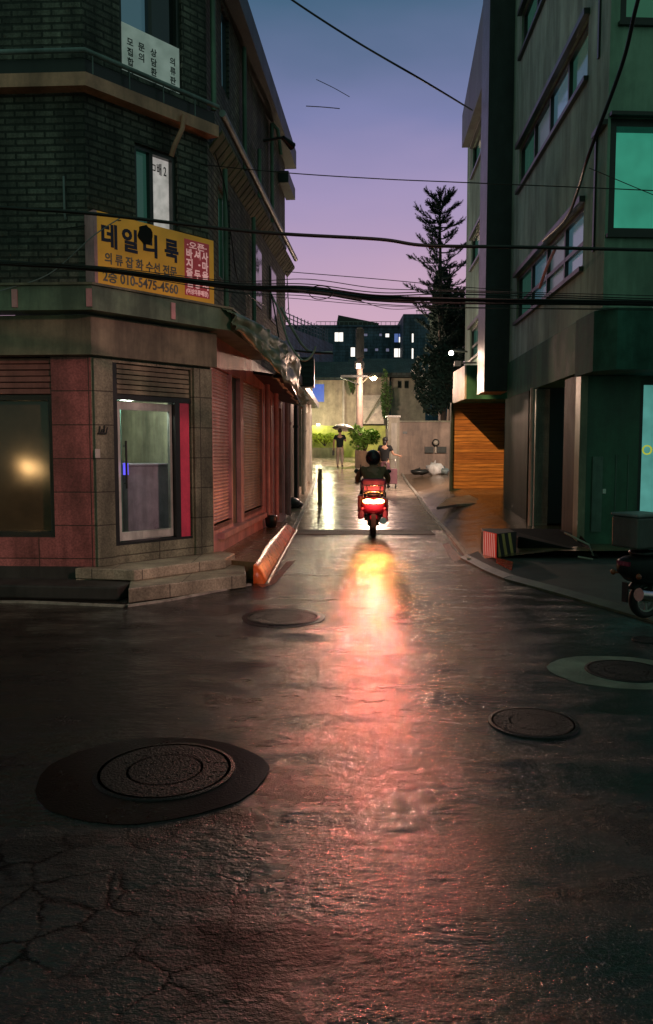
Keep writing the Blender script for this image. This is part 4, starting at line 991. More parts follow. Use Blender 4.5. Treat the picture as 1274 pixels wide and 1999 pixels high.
shrub(712, 858, 34.6, .70, .60, 1500, 'big leafy green shrub in the brown planter behind the walking people', size=.16, seed=4)
shrub(634, 857, 41.6, .95, .38, 1300, 'bright yellow green hedge on the stone wall, lit by the lamp', leafmat('yellow_leaf', (.35, .45, .05)), .13, 6)
shrub(696, 838, 40, .25, .5, 300, 'thin sprig of leaves climbing by the foot of the utility pole', M_ivy, .14, 7)
shrub(757, 772, 42.6, .38, 1.5, 900, 'dark ivy hanging down beside the outside stair', M_ivy, .16, 8)
shrub(688, 752, 42.6, .25, .5, 350, 'tuft of ivy under the roof left of the utility pole', M_ivy, .14, 9)
# gate post with pale door, and pinkish wall on the right
Y = 31; GP = thing('gate', (pxx(768, Y), Y, gz(Y)), 'narrow cream gate with a capped post between the stair and the pinkish wall', 'gate')
q = MB(); q.box(pxx(757, Y), pxx(779, Y), Y - .02, Y + .5, gz(Y) - .1, pyz(815, Y)); q.build('gate_post', mat('cream_gate_post', (.45, .40, .30), .5), GP)
q = MB(); q.box(pxx(754, Y), pxx(781, Y), Y - .08, Y + .55, pyz(815, Y), pyz(811, Y)); q.build('cap', M_kerb, GP)
q = MB(); q.box(pxx(763, Y), pxx(774, Y), Y - .05, Y - .02, gz(Y), pyz(826, Y)); q.build('gate_leaf', M_pipe_w, GP)
PW = thing('garden_wall', (pxx(830, Y), Y, gz(Y)), 'pinkish rendered garden wall with meter boxes beside the gate', 'wall')
q = MB(); q.box(pxx(779, Y), pxx(960, Y), Y + .1, Y + .3, gz(Y) - .2, pyz(824, Y)); q.build('wall', mat('dusty_pink_render', (.34, .25, .20), .6, stain=.45, scale=1.5), PW)
q = MB(); q.box(pxx(777, Y), pxx(960, Y), Y + .05, Y + .35, pyz(824, Y), pyz(821, Y)); q.build('coping', M_lintel, PW)
MT = thing('gas_meter', (pxx(848, Y), Y, pyz(880, Y)), 'round gas meter with two dark boxes fixed on the pinkish wall', 'meter')
q = MB(); q.box(pxx(829, Y), pxx(846, Y), Y - .02, Y + .1, pyz(884, Y), pyz(872, Y)); q.box(pxx(853, Y), pxx(871, Y), Y - .02, Y + .1, pyz(884, Y), pyz(872, Y)); q.build('meter_box', M_frame, MT)
q = MB(); q.lathe([(.13, -.05), (.15, 0), (.13, .05)], 20, Matrix.Translation((pxx(850, Y), Y, pyz(864, Y))) @ Matrix.Rotation(R(90), 4, 'X')); q.build('dial', M_dark, MT)
q = MB(); q.lathe([(.10, -.06), (.10, -.055)], 20, Matrix.Translation((pxx(850, Y), Y - .0, pyz(864, Y))) @ Matrix.Rotation(R(-90), 4, 'X') @ Matrix.Translation((0, 0, -.0))); q.tube([(pxx(850, Y), Y, pyz(872, Y)), (pxx(850, Y), Y, pyz(884, Y))], .04, 8); q.build('pipe', M_pipe_w, MT)
q = MB(); q.box(pxx(786, Y), pxx(795, Y), Y + .08, Y + .1, pyz(847, Y), pyz(842, Y)); o = q.build('house_plate', M_frame, PW)
# rubbish by the wall
def blobmesh(q, c, rx, ry, rz, seed):
    random.seed(seed); i0 = len(q.v); q.ell(c, rx, ry, rz, 14, 9)
    for k in range(i0, len(q.v)):
        d = q.v[k] - c; q.v[k] = c + d * (1 + .14 * math.sin(d.x * 23 + d.z * 17 + seed) + random.uniform(-.05, .05))
Y = 29.6
for i, (px, py, rx, rz, mt, lab, nm) in enumerate(((848, 912, .34, .25, M_white, 'white bulging rubbish bag under the gas meter', 'rubbish_bag'), (818, 915, .35, .12, M_dark, 'flat black rubbish bag left of the white bag', 'rubbish_bag'), (866, 916, .2, .15, M_pipe, 'small grey bag to the right of the white rubbish bag', 'rubbish_bag'))):
    c = at(px, py, Y); c.z = ap(Y) + rz * .8; q = MB(); blobmesh(q, c, rx, .28, rz, i); q.tube([c + Vector((0, 0, rz * .9)), c + Vector((.03, 0, rz * 1.35))], [.05, .02], 6)
    T = thing(nm, (c.x, c.y, c.z - rz), lab, 'rubbish bag', 'rubbish bags by the wall'); q.build('sack_body', mt, T)
# utility pole with transformer and street lamp
Y = 37; xp = pxx(701, Y); UP = thing('utility_pole', (xp, Y, gz(Y)), 'pinkish concrete utility pole with dark transformer boxes in front of the beige house', 'utility pole')
q = MB(); q.tube([(xp, Y, gz(Y)), (xp, Y, pyz(640, Y))], [.19, .13], 14); q.build('pole', mat('pinkish_concrete_pole', (.26, .19, .16), .6), UP)
q = MB(); q.box(xp - .19, xp + .19, Y - .4, Y - .14, pyz(700, Y), pyz(645, Y)); q.box(xp - .24, xp + .2, Y - .45, Y - .14, pyz(720, Y), pyz(708, Y)); q.build('transformer', M_dark, UP)
q = MB(); q.box(xp - .9, xp + .6, Y - .2, Y - .12, pyz(737, Y), pyz(733, Y)); q.tube([(xp - .9, Y - .16, pyz(737, Y)), (xp, Y - .16, pyz(752, Y))], .03); q.build('crossarm', M_dark, UP)
q = MB(); q.box(pxx(694, Y), pxx(703, Y), Y - .47, Y - .45, pyz(722, Y), pyz(711, Y)); q.build('notice', M_white, UP)
q = MB()
for yy, x1_, x2_ in ((640, 640, 700), (680, 655, 700)): pass
SLm = thing('street_lamp', (xp + .2, Y - .2, pyz(742, Y)), 'lit street lamp on a short arm right of the utility pole', 'street lamp')
lx, lz = pxx(728, 35.6), pyz(737, 35.6)
q = MB(); q.tube([(xp + .14, Y, lz - .1), (xp + .4, Y - .1, lz + .12), (lx, 35.7, lz + .16)], .03, 8); q.build('arm', M_lintel, SLm)
q = MB(); q.lathe([(.03, .22), (.10, .18), (.20, .03), (.19, .0)], 16, Matrix.Translation((lx, 35.6, lz - .02)), False); q.build('lamp_hood', M_lintel, SLm)
q = MB(); q.ell(Vector((lx, 35.6, lz - .02)), .13, .13, .11, 14, 8); q.build('bulb', emis('lamp_glow', (1.0, .82, .60), 70, var=.02), SLm)
def lamp(name, loc, e, col, size=.1, typ='POINT', rot=None, spot=None, blend=.5):
    L = bpy.data.lights.new(name, typ); L.energy = e; L.color = col; L.shadow_soft_size = size
    if spot: L.spot_size = R(spot); L.spot_blend = blend
    o = bpy.data.objects.new(name, L); COL.objects.link(o); o.location = loc
    if rot is not None: o.rotation_euler = rot
    return o
def aim(o, tgt): o.rotation_euler = (Vector(tgt) - o.location).to_track_quat('-Z', 'Y').to_euler()
o = lamp('street_lamp_light', (lx, 35.4, lz - .22), 1500, (1, .68, .50), .16)
o = lamp('lamp_streak_spot', (lx, 35.35, lz - .2), 500, (1, .45, .28), .22, 'SPOT', spot=26, blend=.6); aim(o, (.6, 6, 0))  # extra spot added at the lamp for the road streak
# low lamp lighting the hedge side (lit recess on the beige house wall)
WL = thing('wall_lamp', (pxx(620, 43.4), 43.4, pyz(829, 43.4)), 'small wall lamp above the yellow green wall washing the beige house', 'lamp')
q = MB(); q.box(pxx(618, 43.4), pxx(624, 43.4), 43.3, 43.5, pyz(831, 43.4), pyz(827, 43.4)); q.build('lamp_head', emis('warm_wall_lamp', (1, .85, .55), 9), WL)
lamp('wall_lamp_light', (pxx(621, 43), 42.5, pyz(822, 42.5)), 90, (1, .88, .55), .1)
lamp('hedge_fill_light', (pxx(640, 40.5), 39.6, 3.6), 190, (1, .95, .55), .1)  # added light without a fixture, brightens the hedge and wall
# small lamp on the right building lighting the left side of the alley
RL = thing('bulkhead_lamp', (3.65, 22.6, 4.45), 'small white lamp at the far corner of the right building above the porch', 'lamp')
q = MB(); q.tube([(4.1, 22.7, 4.5), (3.62, 22.6, 4.52)], .03, 8); q.build('bracket', M_frame, RL); q = MB(); q.ell(Vector((3.62, 22.6, 4.45)), .07, .07, .07, 12, 8); q.build('bulb', emis('bulkhead_glow', (1, .95, .9), 12, var=.02), RL)
lamp('bulkhead_light', (3.45, 22.4, 4.35), 70, (1, .70, .52), .12)
# floodlight added behind the porch, forward fill for the alley
FL = thing('fill_floodlight', (4.0, 22.9, 4.2), 'small dark floodlight added behind the porch, unseen source brightening the alley', 'lamp')
q = MB(); q.box(3.75, 3.95, 22.8, 22.9, 4.1, 4.25); q.tube([(4.4, 22.85, 4.2), (3.95, 22.85, 4.2)], .025); q.build('housing', M_dark, FL)
o = lamp('alley_fill_beam', (3.8, 23.0, 4.15), 1900, (1, .72, .56), .1, 'SPOT', spot=120, blend=.7); aim(o, (1.4, 28, .2))
# assumed lamp, added on the left brick wall, lighting the timber door
AL = thing('added_spot_lamp', (-.55, 14.2, 7.1), 'small dark spot lamp added on the brick wall over the alley, assumed light source', 'lamp')
pa = SW.w(4.3, 7.15, .0); pb = SW.w(4.3, 7.2, .35)
q = MB(); q.tube([pa, pb], .025, 8); q.tube([pb, pb + Vector((.16, .22, -.07))], [.04, .075], 10); q.build('spot_body', M_dark, AL)
o = lamp('added_spot_lamp_light', tuple(pb + Vector((.22, .30, -.10))), 4200, (1, .60, .28), .05, 'SPOT', spot=17, blend=.3); aim(o, (4.55, 22.3, .9))

# ================================================================== FAR APARTMENT HOUSES
M_apt = brickmat('blue_grey_apartment_brick', (.11, .165, .27), (.085, .13, .22), (.06, .09, .13), .6, .3, .03)
M_lit = emis('lit_apartment_window', (1, .93, .86), 1.4, var=.08)
M_dim = emis('dim_apartment_window', (.16, .16, .25), .8)
M_bluel = emis('blue_apartment_window', (.10, .16, .42), .9)
Y = 75; AP = thing('apartment_building', (pxx(700, Y), Y, 3), 'blue grey brick apartment building with several lit windows at the end of the alley', 'building')
z0, z1 = 2, pyz(638, Y); xa, xb = pxx(555, Y), pxx(789, Y); fa = Wall((xa, Y), (1, 0))
wins = [(652, 670, 647.6, 667.4, M_lit), (683, 693, 677, 697, M_lit), (750, 759, 650, 659, M_lit), (767, 785, 650, 669, M_bluel), (767, 784.5, 679, 698, M_lit), (751, 759, 679, 687, M_dim), (708, 717, 679, 687, M_dim), (730, 738, 679, 686, M_dim), (708, 717, 650, 657, M_dim), (738, 745, 650, 657, M_dim)]
hs = [(pxx(a, Y) - xa, pxx(b2, Y) - xa, pyz(d, Y), pyz(c, Y)) for a, b2, c, d, _ in wins]
q = MB(); fa.grid(q, 0, xb - xa, z0, z1, hs, .2); q.box(xa, xb, Y + .5, Y + 12, z0, z1); q.build('building_wall', M_apt, AP)
for h, w_ in zip(hs, wins): window(fa, AP, h, [(h[0] + h[1]) / 2] if h[1] - h[0] > .8 else [], [], M_frame, w_[4], .18, .05)
q = MB(); h = hs[3]; fa.box(q, (h[0] + h[1]) / 2 + .05, h[1] - .06, h[2] + .06, h[2] + .55, -.15, -.10); q.build('lit_blind', M_lit, AP)
q = MB(); fa.box(q, -.1, xb - xa, z1 - .02, z1 + .15, -.1, .15); q.build('coping', M_apt, AP)
q = MB()
for px in range(617, 790, 9): x = pxx(px, Y); q.box(x - .02, x + .02, Y + .4, Y + .44, z1, pyz(626, Y))
q.box(pxx(617, Y), pxx(789, Y), Y + .4, Y + .44, pyz(627, Y), pyz(626, Y)); q.build('roof_railing', M_pipe, AP)
q = MB(); P = [(657, 636), (657, 630), (660, 615), (740, 631), (737, 637)]; pf = [at(x, y, Y + 2) for x, y in P]; pbk = [p + Vector((0, 4, 0)) for p in pf]; n = 5
q.add(pf + pbk, [tuple(range(n))[::-1], tuple(range(n, 2 * n))] + [(i, (i + 1) % n, n + (i + 1) % n, n + i) for i in range(n)]); q.build('roof_shed', M_dark, AP)
AP2 = thing('apartment_tower', (pxx(810, 72), 72, 3), 'taller narrow right wing of the apartment building, partly hidden by the dark tree', 'building')
Y = 72; xa, xb = pxx(785, Y), pxx(900, Y); fa = Wall((xa, Y), (1, 0)); wins = [(801, 806, 650, 669, M_lit), (801, 806, 679, 701, M_lit)]
hs = [(pxx(a, Y) - xa, pxx(b2, Y) - xa, pyz(d, Y), pyz(c, Y)) for a, b2, c, d, _ in wins]
q = MB(); fa.grid(q, 0, xb - xa, 2, pyz(613, Y), hs, .2); q.box(xa, xb, Y + .5, Y + 10, 2, pyz(613, Y)); q.quad((xa, Y, 2), (xa, Y + .5, 2), (xa, Y + .5, pyz(613, Y)), (xa, Y, pyz(613, Y))); q.build('building_wall', M_apt, AP2)
for h in hs: window(fa, AP2, h, [], [], M_frame, M_lit, .18, .04)
q = MB()
for px in range(812, 850, 6): x = pxx(px, Y); q.box(x - .02, x + .02, Y + .4, Y + .44, pyz(613, Y), pyz(605, Y))
q.box(pxx(810, Y), pxx(850, Y), Y + .4, Y + .44, pyz(606, Y), pyz(604, Y)); q.build('roof_railing', M_pipe, AP2)
# left wing, closer, its parapet running down to the right
AP3 = thing('terrace_house', (-3, 50, 2), 'dark blue house with a fenced roof terrace rising behind the brick corner building', 'house')
q = MB(); TL, TR = at(548, 632, 44), at(650, 672, 64)
q.add([Vector((TL.x, TL.y, 1)), Vector((TR.x, TR.y, 1)), TR, TL, Vector((TL.x - 6, TL.y, 1)), Vector((TR.x - 8, TR.y + 2, 1)), TR + Vector((-8, 2, 0)), TL + Vector((-6, 0, 0))], [(0, 1, 2, 3), (3, 2, 6, 7), (4, 0, 3, 7), (1, 5, 6, 2)]); q.build('building_wall', M_apt, AP3)
q = MB(); T2, T3 = at(548, 606, 44), at(632, 645, 62)
for i in range(15):
    u = i / 14; a = TL.lerp(TR, u * .85); b2 = T2.lerp(T3, u); q.tube([a, Vector((a.x, a.y, b2.z))], .035, 5)
for k in (0, .33, .66): q.tube([TL.lerp(T2, 1 - k), TR.lerp(T3, 1 - k) if False else (TL.lerp(TR, .85)).lerp(T3, 1 - k)], .03, 5)
q.build('terrace_fence', mat('blue_grey_fence', (.10, .14, .2), .5), AP3)
MA = thing('roof_mast', tuple(at(559, 610, 46)), 'thin lattice mast on the roof behind the brick building', 'mast')
q = MB(); 
for dx, x2 in ((-.15, 0), (.15, 0)): q.tube([at(559 + dx * 30, 612, 46), at(556, 462, 46)], .03, 5)
for k in range(6): a = at(559 - 4 * (1 - k / 6), 612 - 25 * k, 46); b2 = at(559 + 4 * (1 - k / 6), 612 - 25 * k - 12, 46); q.tube([a, b2], .015, 4)
q.build('lattice', M_frame, MA)

# ================================================================== TREES
random.seed(21)
Yt = 33.5; c0 = at(866, 640, Yt); base = Vector((c0.x, Yt, gz(Yt))); top = at(858, 376, Yt)
CT = thing('conifer_tree', tuple(base), 'tall dark conifer with upswept branches against the pink sky', 'tree')
q = MB(); q.tube([base, base.lerp(top, .5), base.lerp(top, .8), top], [.16, .11, .06, .02], 8); q.build('trunk', M_bark, CT)
q = MB(); Ht = top.z - base.z
zlo = pyz(700, Yt)
def spray(p, d, ln):
    """a twig with needles"""
    q.tube([p, p + d * ln], [.014, .005], 4, False)
    n = int(ln / .035)
    for i in range(n):
        o = p + d * (ln * i / n); s_ = .17 * (1 - .5 * i / n)
        for sd in (-1, 1):
            e = (d.cross(Vector((random.uniform(-1, 1), random.uniform(-1, 1), random.uniform(-.3, 1)))).normalized() * sd + d * .9).normalized()
            w = e.cross(d).normalized() * .018
            q.add([o - w, o + w, o + e * s_], [(0, 1, 2)])
z = zlo
while z < top.z - .1:
    k = (top.z - z) / (top.z - zlo); c = Vector((base.x + (top.x - base.x) * (z - base.z) / Ht, Yt, z))
    nb_ = random.choice((2, 3, 4, 5)); a0 = random.uniform(0, 6.3)
    for j in range(nb_):
        a = a0 + j * 6.283 / nb_ + random.uniform(-.35, .35); ln = (.50 + .95 * min(k * 2.2, 1)) * random.uniform(.35, 1.3)
        if k > .62: ln *= .75
        p = c.copy(); d = Vector((math.cos(a), math.sin(a), random.uniform(-.25, .45))).normalized(); ns = 6; prev = p
        for s_ in range(ns):
            d2 = (d + Vector((0, 0, .10 * s_))).normalized(); nx = prev + d2 * ln / ns; q.tube([prev, nx], [.028 * (1 - s_ / ns) + .006, .028 * (1 - (s_ + 1) / ns) + .006], 4, False)
            if s_ >= 1:
                for sd in (-1, 1):
                    if random.random() < .95:
                        tw = (d2 + Vector((-d2.y, d2.x, 0)) * sd * random.uniform(.4, .9) + Vector((0, 0, random.uniform(.2, 1.1)))).normalized(); spray(nx, tw, random.uniform(.25, .6) * (1 - .3 * s_ / ns))
            prev = nx
        spray(prev, (d + Vector((0, 0, .8))).normalized(), .3)
    z += random.uniform(.14, .42)
q.build('crown', M_leaf_d, CT)
def tree(name, px, py, Y, rx, rz, n, lab, mt, seed, size=.22):
    c = at(px, py, Y); T = thing(name, (c.x, Y, gz(Y)), lab, 'tree'); q = MB(); q.tube([(c.x, Y, gz(Y)), (c.x + .1, Y, c.z)], [.2, .1], 8)
    random.seed(seed)
    for k in range(6): q.tube([(c.x, Y, c.z - rz * .5), c + Vector((random.uniform(-.7, .7) * rx, random.uniform(-.5, .5) * rx, random.uniform(0, .7) * rz))], [.07, .02], 6)
    q.build('trunk', M_bark, T); leafblob('crown', c, rx, rx * .9, rz, n, size, mt, T, seed, 12)
tree('leafy_tree', 880, 625, 35.5, .95, 2.3, 8000, 'dense dark tree filling the gap below the conifer by the right building', M_leaf_d, 31)
tree('leafy_tree', 862, 745, 33, 1.15, 1.5, 6500, 'dark low tree behind the pinkish wall under the denser tree', M_leaf_d, 33)

# ================================================================== CABLES
def catm(pts, n=10):
    P = [pts[0] * 2 - pts[1]] + pts + [pts[-1] * 2 - pts[-2]]; o = []
    for i in range(1, len(P) - 2):
        for k in range(n):
            t_ = k / n; a, b2, c, d = P[i - 1], P[i], P[i + 1], P[i + 2]
            o.append(.5 * ((2 * b2) + (c - a) * t_ + (2 * a - 5 * b2 + 4 * c - d) * t_ * t_ + (3 * b2 - a - 3 * c + d) * t_ ** 3))
    o.append(P[-2]); return o
def cable(pxs, Y, r, lab, mt=M_cable, name='cable', group='cables strung over the alley', parts=None):
    P = [at(p[0], p[1], p[2] if len(p) > 2 else Y) for p in pxs]
    if parts is None:
        q = MB(); q.tube(catm(P), r, 7); o = q.build(name, mt); o['label'] = lab; o['category'] = 'cable'; 
        if group: o['group'] = group
        return o
cable([(-250, 385), (0, 405), (180, 417), (430, 446), (560, 457), (740, 467), (830, 479), (1000, 482), (1274, 488), (1500, 492)], 7.6, .017, 'thick black cable crossing above the yellow sign, the lone one below the thin wire')
q = MB(); T = thing('cable_bundle', tuple(at(0, 515, 7.4)), 'thick bundle of black cables with a coiled loop, crossing in front of the yellow sign', 'cable bundle')
base_p = [(-250, 495), (0, 513), (200, 527), (450, 560), (600, 568), (740, 583), (900, 585), (1274, 594), (1500, 598)]
P = [at(x, y, 7.4) for x, y in base_p]; q.tube(catm(P), .019, 8); q.build('main_cable', M_cable, T)
random.seed(9)
for k in range(8):
    q = MB(); dy = [-20, -13, -8, -4, 4, 8, 16, 12][k]
    pts = [(x, y + dy * min(1, max(.15, (x - 100) / 500)) * (1 if x < 1050 else .7) + random.uniform(-3, 3)) for x, y in base_p]
    q.tube(catm([at(x, y, 7.4 + .03 * (k - 4)) for x, y in pts]), [.004, .005, .006, .010, .007, .004, .003, .004][k], 5); q.build('strand', M_cable, T)
q = MB(); cc = at(627, 571, 7.35)
q.tube([cc + Vector((.115 * math.cos(a), .02 * math.sin(2 * a), .062 * math.sin(a))) for a in [2 * math.pi * k / 26 for k in range(30)]], .0045, 6); q.build('coil', M_cable, T)
q = MB(); q.tube(catm([at(x, y, 7.4) for x, y in ((600, 562), (690, 584), (760, 603), (840, 598), (900, 584))]), .003, 5); q.build('slack_strand', M_cable, T)
q = MB(); q.tube([at(566, 565, 7.38), at(640, 574, 7.38), at(706, 586, 7.38)], .016, 6); q.build('splice', M_cable, T)
cable([(360, 318, 10), (555, 337, 9.4), (740, 349), (900, 356), (1274, 372), (1500, 385)], 9, .006, 'thin straight wire crossing the sky above the thick cable')
cable([(520, -40), (570, 0), (690, 78), (830, 160), (921, 215, 20.5)], 16, .020, 'dark wire sloping down from the top of the sky to the right building parapet')
cable([(556, 530), (740, 545), (900, 560), (1000, 566)], 12, .006, 'faint thin wire just above the coiled cable bundle')
cable([(597, 207), (630, 209), (663, 212)], 22, .012, 'short level wire segment high in the sky', group=None)
cable([(617, 155), (650, 171), (682, 189)], 22, .009, 'short slanting wire segment above the level one', group=None)
cable([(1262, -60, 8), (1240, 20, 8.2), (1213, 130, 8.6), (1150, 300, 9.3), (1128, 370, 10.3), (1105, 425, 11.2), (1060, 470, 12.8)], 9, .022, 'heavy black cable hanging down the front corner of the right building')
cable([(1150, 328), (1274, 380), (1400, 430)], 9.5, .005, 'thin wire slanting down past the teal window')
cable([(1086, 480, 12.9), (1068, 520, 13.2), (1053, 562, 13.6)], 13, .028, 'pinkish rod leaning on the ribbon window of the right building', M_signpink, 'rod', None)
cable([(528, 572), (545, 610), (562, 665), (585, 700), (600, 702), (612, 688), (616, 676)], 12.6, .016, 'pale loop of loose cable hanging at the end of the brick building', M_pipe_w, 'loose_cable', 'loose pale cables at the brick building')
cable([(548, 600), (572, 645), (592, 676), (612, 688), (648, 688)], 12.9, .022, 'pale loose cable curving out to a dark stub beside the apartment view', M_pipe_w, 'loose_cable', 'loose pale cables at the brick building')
cable([(530, 575), (541, 640), (548, 690)], 12.5, .012, 'thin dark cable hanging straight down by the pale loop', M_cable, 'loose_cable', None)
cable([(572, 684), (600, 687), (650, 690)], 12.8, .018, 'short dark bracket rod holding the loose cables', M_cable, 'rod', None)
cable([(420, 300, 9.9), (440, 372, 10.3), (452, 470, 10.5), (470, 560, 11.2), (520, 600, 13)], 10, .008, 'thin dark cable running down the side wall past the narrow window', M_cable, 'wall_cable', None)
cable([(-60, 440, 8.6), (60, 452, 8.62), (140, 444, 8.6), (236, 430, 8.75)], 8.6, .006, 'thin slack cable strung along the brick to the top left corner of the signboard', M_cable, 'wall_cable', None)
cable([(430, 600, 10.0), (470, 628, 11), (520, 650, 12.2), (548, 690, 13)], 11, .014, 'sagging cable lying along the canopy edge towards the alley', M_pipe, 'wall_cable', None)
cable([(0, 568, 8.4), (95, 535, 8.45), (180, 462, 8.4), (235, 425, 8.6)], 8.4, .006, 'thin pale wire rising from the left edge to the top of the yellow sign', M_pipe, 'wire', None)
SB = thing('hanging_box', tuple(at(597, 725, 20)), 'dark slatted box hanging over the alley above the row house roof', 'box')
q = MB(); a, b2 = at(583, 755, 20), at(613, 697, 20); q.box(a.x, b2.x, 20, 20.5, a.z, b2.z); q.build('housing', M_dark, SB, bevel=.02)
q = MB()
for k in range(5): z = a.z + .1 + k * .14; q.box(a.x + .03, b2.x - .03, 19.97, 20, z, z + .05)
q.build('slats', M_frame, SB); q = MB(); q.tube([(-.98, 20.2, b2.z - .1), (a.x, 20.2, b2.z - .1)], .03); q.tube([(-1.0, 20.25, 3.45), (-.65, 20.25, a.z + .02)], .03); q.build('bracket', M_dark, SB)

# ================================================================== PEOPLE
def skinobj(name, nodes, edges, M, mt, root, rootv=0, lv=1, extra=None, label=None):
    me = bpy.data.meshes.new('s'); me.from_pydata([Vector(n[0]) for n in nodes], edges, []); 
    ob = bpy.data.objects.new('s', me); COL.objects.link(ob); sk = ob.modifiers.new('k', 'SKIN'); sk.use_smooth_shade = True
    if not me.skin_vertices:
        bpy.context.view_layer.update()
    sv = me.skin_vertices[0].data
    for i, n in enumerate(nodes):
        r = n[1]; r = r if isinstance(r, tuple) else (r, r); sv[i].radius = r; sv[i].use_root = (i == rootv)
    ss = ob.modifiers.new('u', 'SUBSURF'); ss.levels = lv
    bpy.context.view_layer.update(); dg = bpy.context.evaluated_depsgraph_get()
    m2 = bpy.data.meshes.new_from_object(ob.evaluated_get(dg)); q = MB()
    q.add([M @ v.co for v in m2.vertices], [tuple(p.vertices) for p in m2.polygons], True)
    bpy.data.objects.remove(ob); bpy.data.meshes.remove(me); bpy.data.meshes.remove(m2)
    if extra: extra(q)
    return q.build(name, mt, root, label)
def hand_nodes(nodes, edges, wi, w, d, side):
    """palm and five bent fingers off wrist vertex wi; d points along the forearm"""
    w = Vector(w); d = Vector(d).normalized(); a = d.cross(Vector((0, 1, 0)));
    a = a.normalized() if a.length > .1 else Vector((1, 0, 0)); c = d.cross(a).normalized()
    nodes.append((w + d * .05, (.034, .017))); pi = len(nodes) - 1; edges.append((wi, pi))
    for k, (off, ln) in enumerate(((-.030, .062), (-.010, .072), (.010, .067), (.030, .052))):
        b0 = w + d * .095 + a * off; nodes.append((b0, .0095)); i0 = len(nodes) - 1; edges.append((pi, i0))
        nodes.append((b0 + d * ln * .5 + c * .01, .0085)); edges.append((i0, i0 + 1)); nodes.append((b0 + d * ln * .85 + c * .035, .0075)); edges.append((i0 + 1, i0 + 2))
    b0 = w + d * .045 - a * .042; nodes.append((b0, .011)); i0 = len(nodes) - 1; edges.append((pi, i0)); nodes.append((b0 + d * .045 - a * .018 + c * .02, .009)); edges.append((i0, i0 + 1))
def person(loc, heading, lab, J, shirt, trousers, hair='short', helmet=None, shoes=None, cat='person', sleeve=.62, longh=False):
    """J: joint positions in the person's own frame (x right, y the way he faces, z up)"""
    T = thing('person', tuple(loc), lab, 'person'); M = Matrix.Translation(loc) @ Matrix.Rotation(heading, 4, 'Z')
    j = {k: Vector(v) for k, v in J.items()}
    n, e = [], []
    def N(p, r): n.append((Vector(p), r)); return len(n) - 1
    pel = N(j['pelvis'], (.15, .105)); wa = N(j['pelvis'].lerp(j['chest'], .45), (.13, .095)); ch = N(j['chest'], (.155, .11)); nk = N(j['neck'], (.058, .058)); 
    hb = N(j['head'] - Vector((0, 0, .055)), (.066, .078)); hm = N(j['head'] + Vector((0, -.005, .02)), (.078, .096)); ht = N(j['head'] + Vector((0, -.005, .085)), (.055, .068))
    e += [(pel, wa), (wa, ch), (ch, nk), (nk, hb), (hb, hm), (hm, ht)]
    for s in 'LR':
        sh = N(j['sh' + s], .056); el = N(j['el' + s], .042); wr = N(j['wr' + s], .028); e += [(ch, sh), (sh, el), (el, wr)]
        hand_nodes(n, e, wr, j['wr' + s], j['wr' + s] - j['el' + s], s)
        hp = N(j['hip' + s], .088); kn = N(j['kn' + s], .058); an = N(j['an' + s], .038); to = N(j['an' + s] + Vector(J.get('toe' + s, (0, .14, -.05))), (.042, .028)); e += [(pel, hp), (hp, kn), (kn, an), (an, to)]
    def face(q):
        h = j['head']
        Mh = M
        q.ell(M @ (h + Vector((0, .098, -.01))), .013, .018, .02, 8, 6)
        for sx_ in (-1, 1):
            q.ell(M @ (h + Vector((.082 * sx_, 0, -.005))), .012, .02, .032, 8, 6); q.ell(M @ (h + Vector((.032 * sx_, .088, .018))), .012, .007, .007, 8, 5)
        q.ell(M @ (h + Vector((0, .09, -.052))), .024, .007, .007, 8, 5)
    skinobj('body', n, e, M, M_skin, T, lv=1, extra=face)
    # shirt
    n2 = [(j['pelvis'] + Vector((0, 0, -.10)), (.178, .13)), (j['pelvis'] + Vector((0, 0, .02)), (.175, .125)), (j['pelvis'].lerp(j['chest'], .5), (.162, .118)), (j['chest'], (.185, .132)), (j['neck'] - Vector((0, 0, .055)), (.085, .075))]
    e2 = [(0, 1), (1, 2), (2, 3), (3, 4)]
    for s in 'LR':
        i = len(n2); n2 += [(j['sh' + s], .075), (j['sh' + s].lerp(j['el' + s], sleeve), .062 if sleeve < .9 else .055)]; e2 += [(3, i), (i, i + 1)]
        if sleeve > .9: n2.append((j['wr' + s].lerp(j['el' + s], .08), .044)); e2.append((i + 1, i + 2))
    skinobj('shirt', n2, e2, M, shirt, T)
    n3 = [(j['pelvis'] + Vector((0, 0, .08)), (.158, .115)), (j['pelvis'] - Vector((0, 0, .06)), (.15, .12))]; e3 = [(0, 1)]
    for s in 'LR':
        i = len(n3); n3 += [(j['hip' + s], .102), (j['kn' + s], .080), (j['an' + s] + (j['kn' + s] - j['an' + s]) * .08, .062)]; e3 += [(1, i), (i, i + 1), (i + 1, i + 2)]
    skinobj('trousers', n3, e3, M, trousers, T)
    for s in 'LR':
        tv = Vector(J.get('toe' + s, (0, .14, -.05))); skinobj('shoe', [(j['an' + s] + Vector((0, -.03, -.03)), .045), (j['an' + s] + tv * .6 + Vector((0, 0, -.01)), (.05, .035)), (j['an' + s] + tv * 1.15, (.045, .026))], [(0, 1), (1, 2)], M, shoes or M_dark, T)
    h = j['head']; q = MB()
    if helmet:
        q.ell(M @ (h + Vector((0, -.01, .03))), .145, .165, .155, 20, 12); ho = q.build('helmet', helmet, T)
        q = MB(); q.ell(M @ (h + Vector((0, .10, -.01))), .115, .07, .06, 12, 8); q.build('visor', M_glass_d, ho)
    else:
        i0 = len(q.v); q.ell(M @ (h + Vector((0, -.022, .038))), .096, .108, .098, 18, 12)
        if longh: q.ell(M @ (h + Vector((0, -.075, -.06))), .07, .05, .11, 12, 8)
        for k in range(i0, len(q.v)): q.v[k] += Vector((random.uniform(-.004, .004),) * 3)
        q.build('hair', M_hair, T)
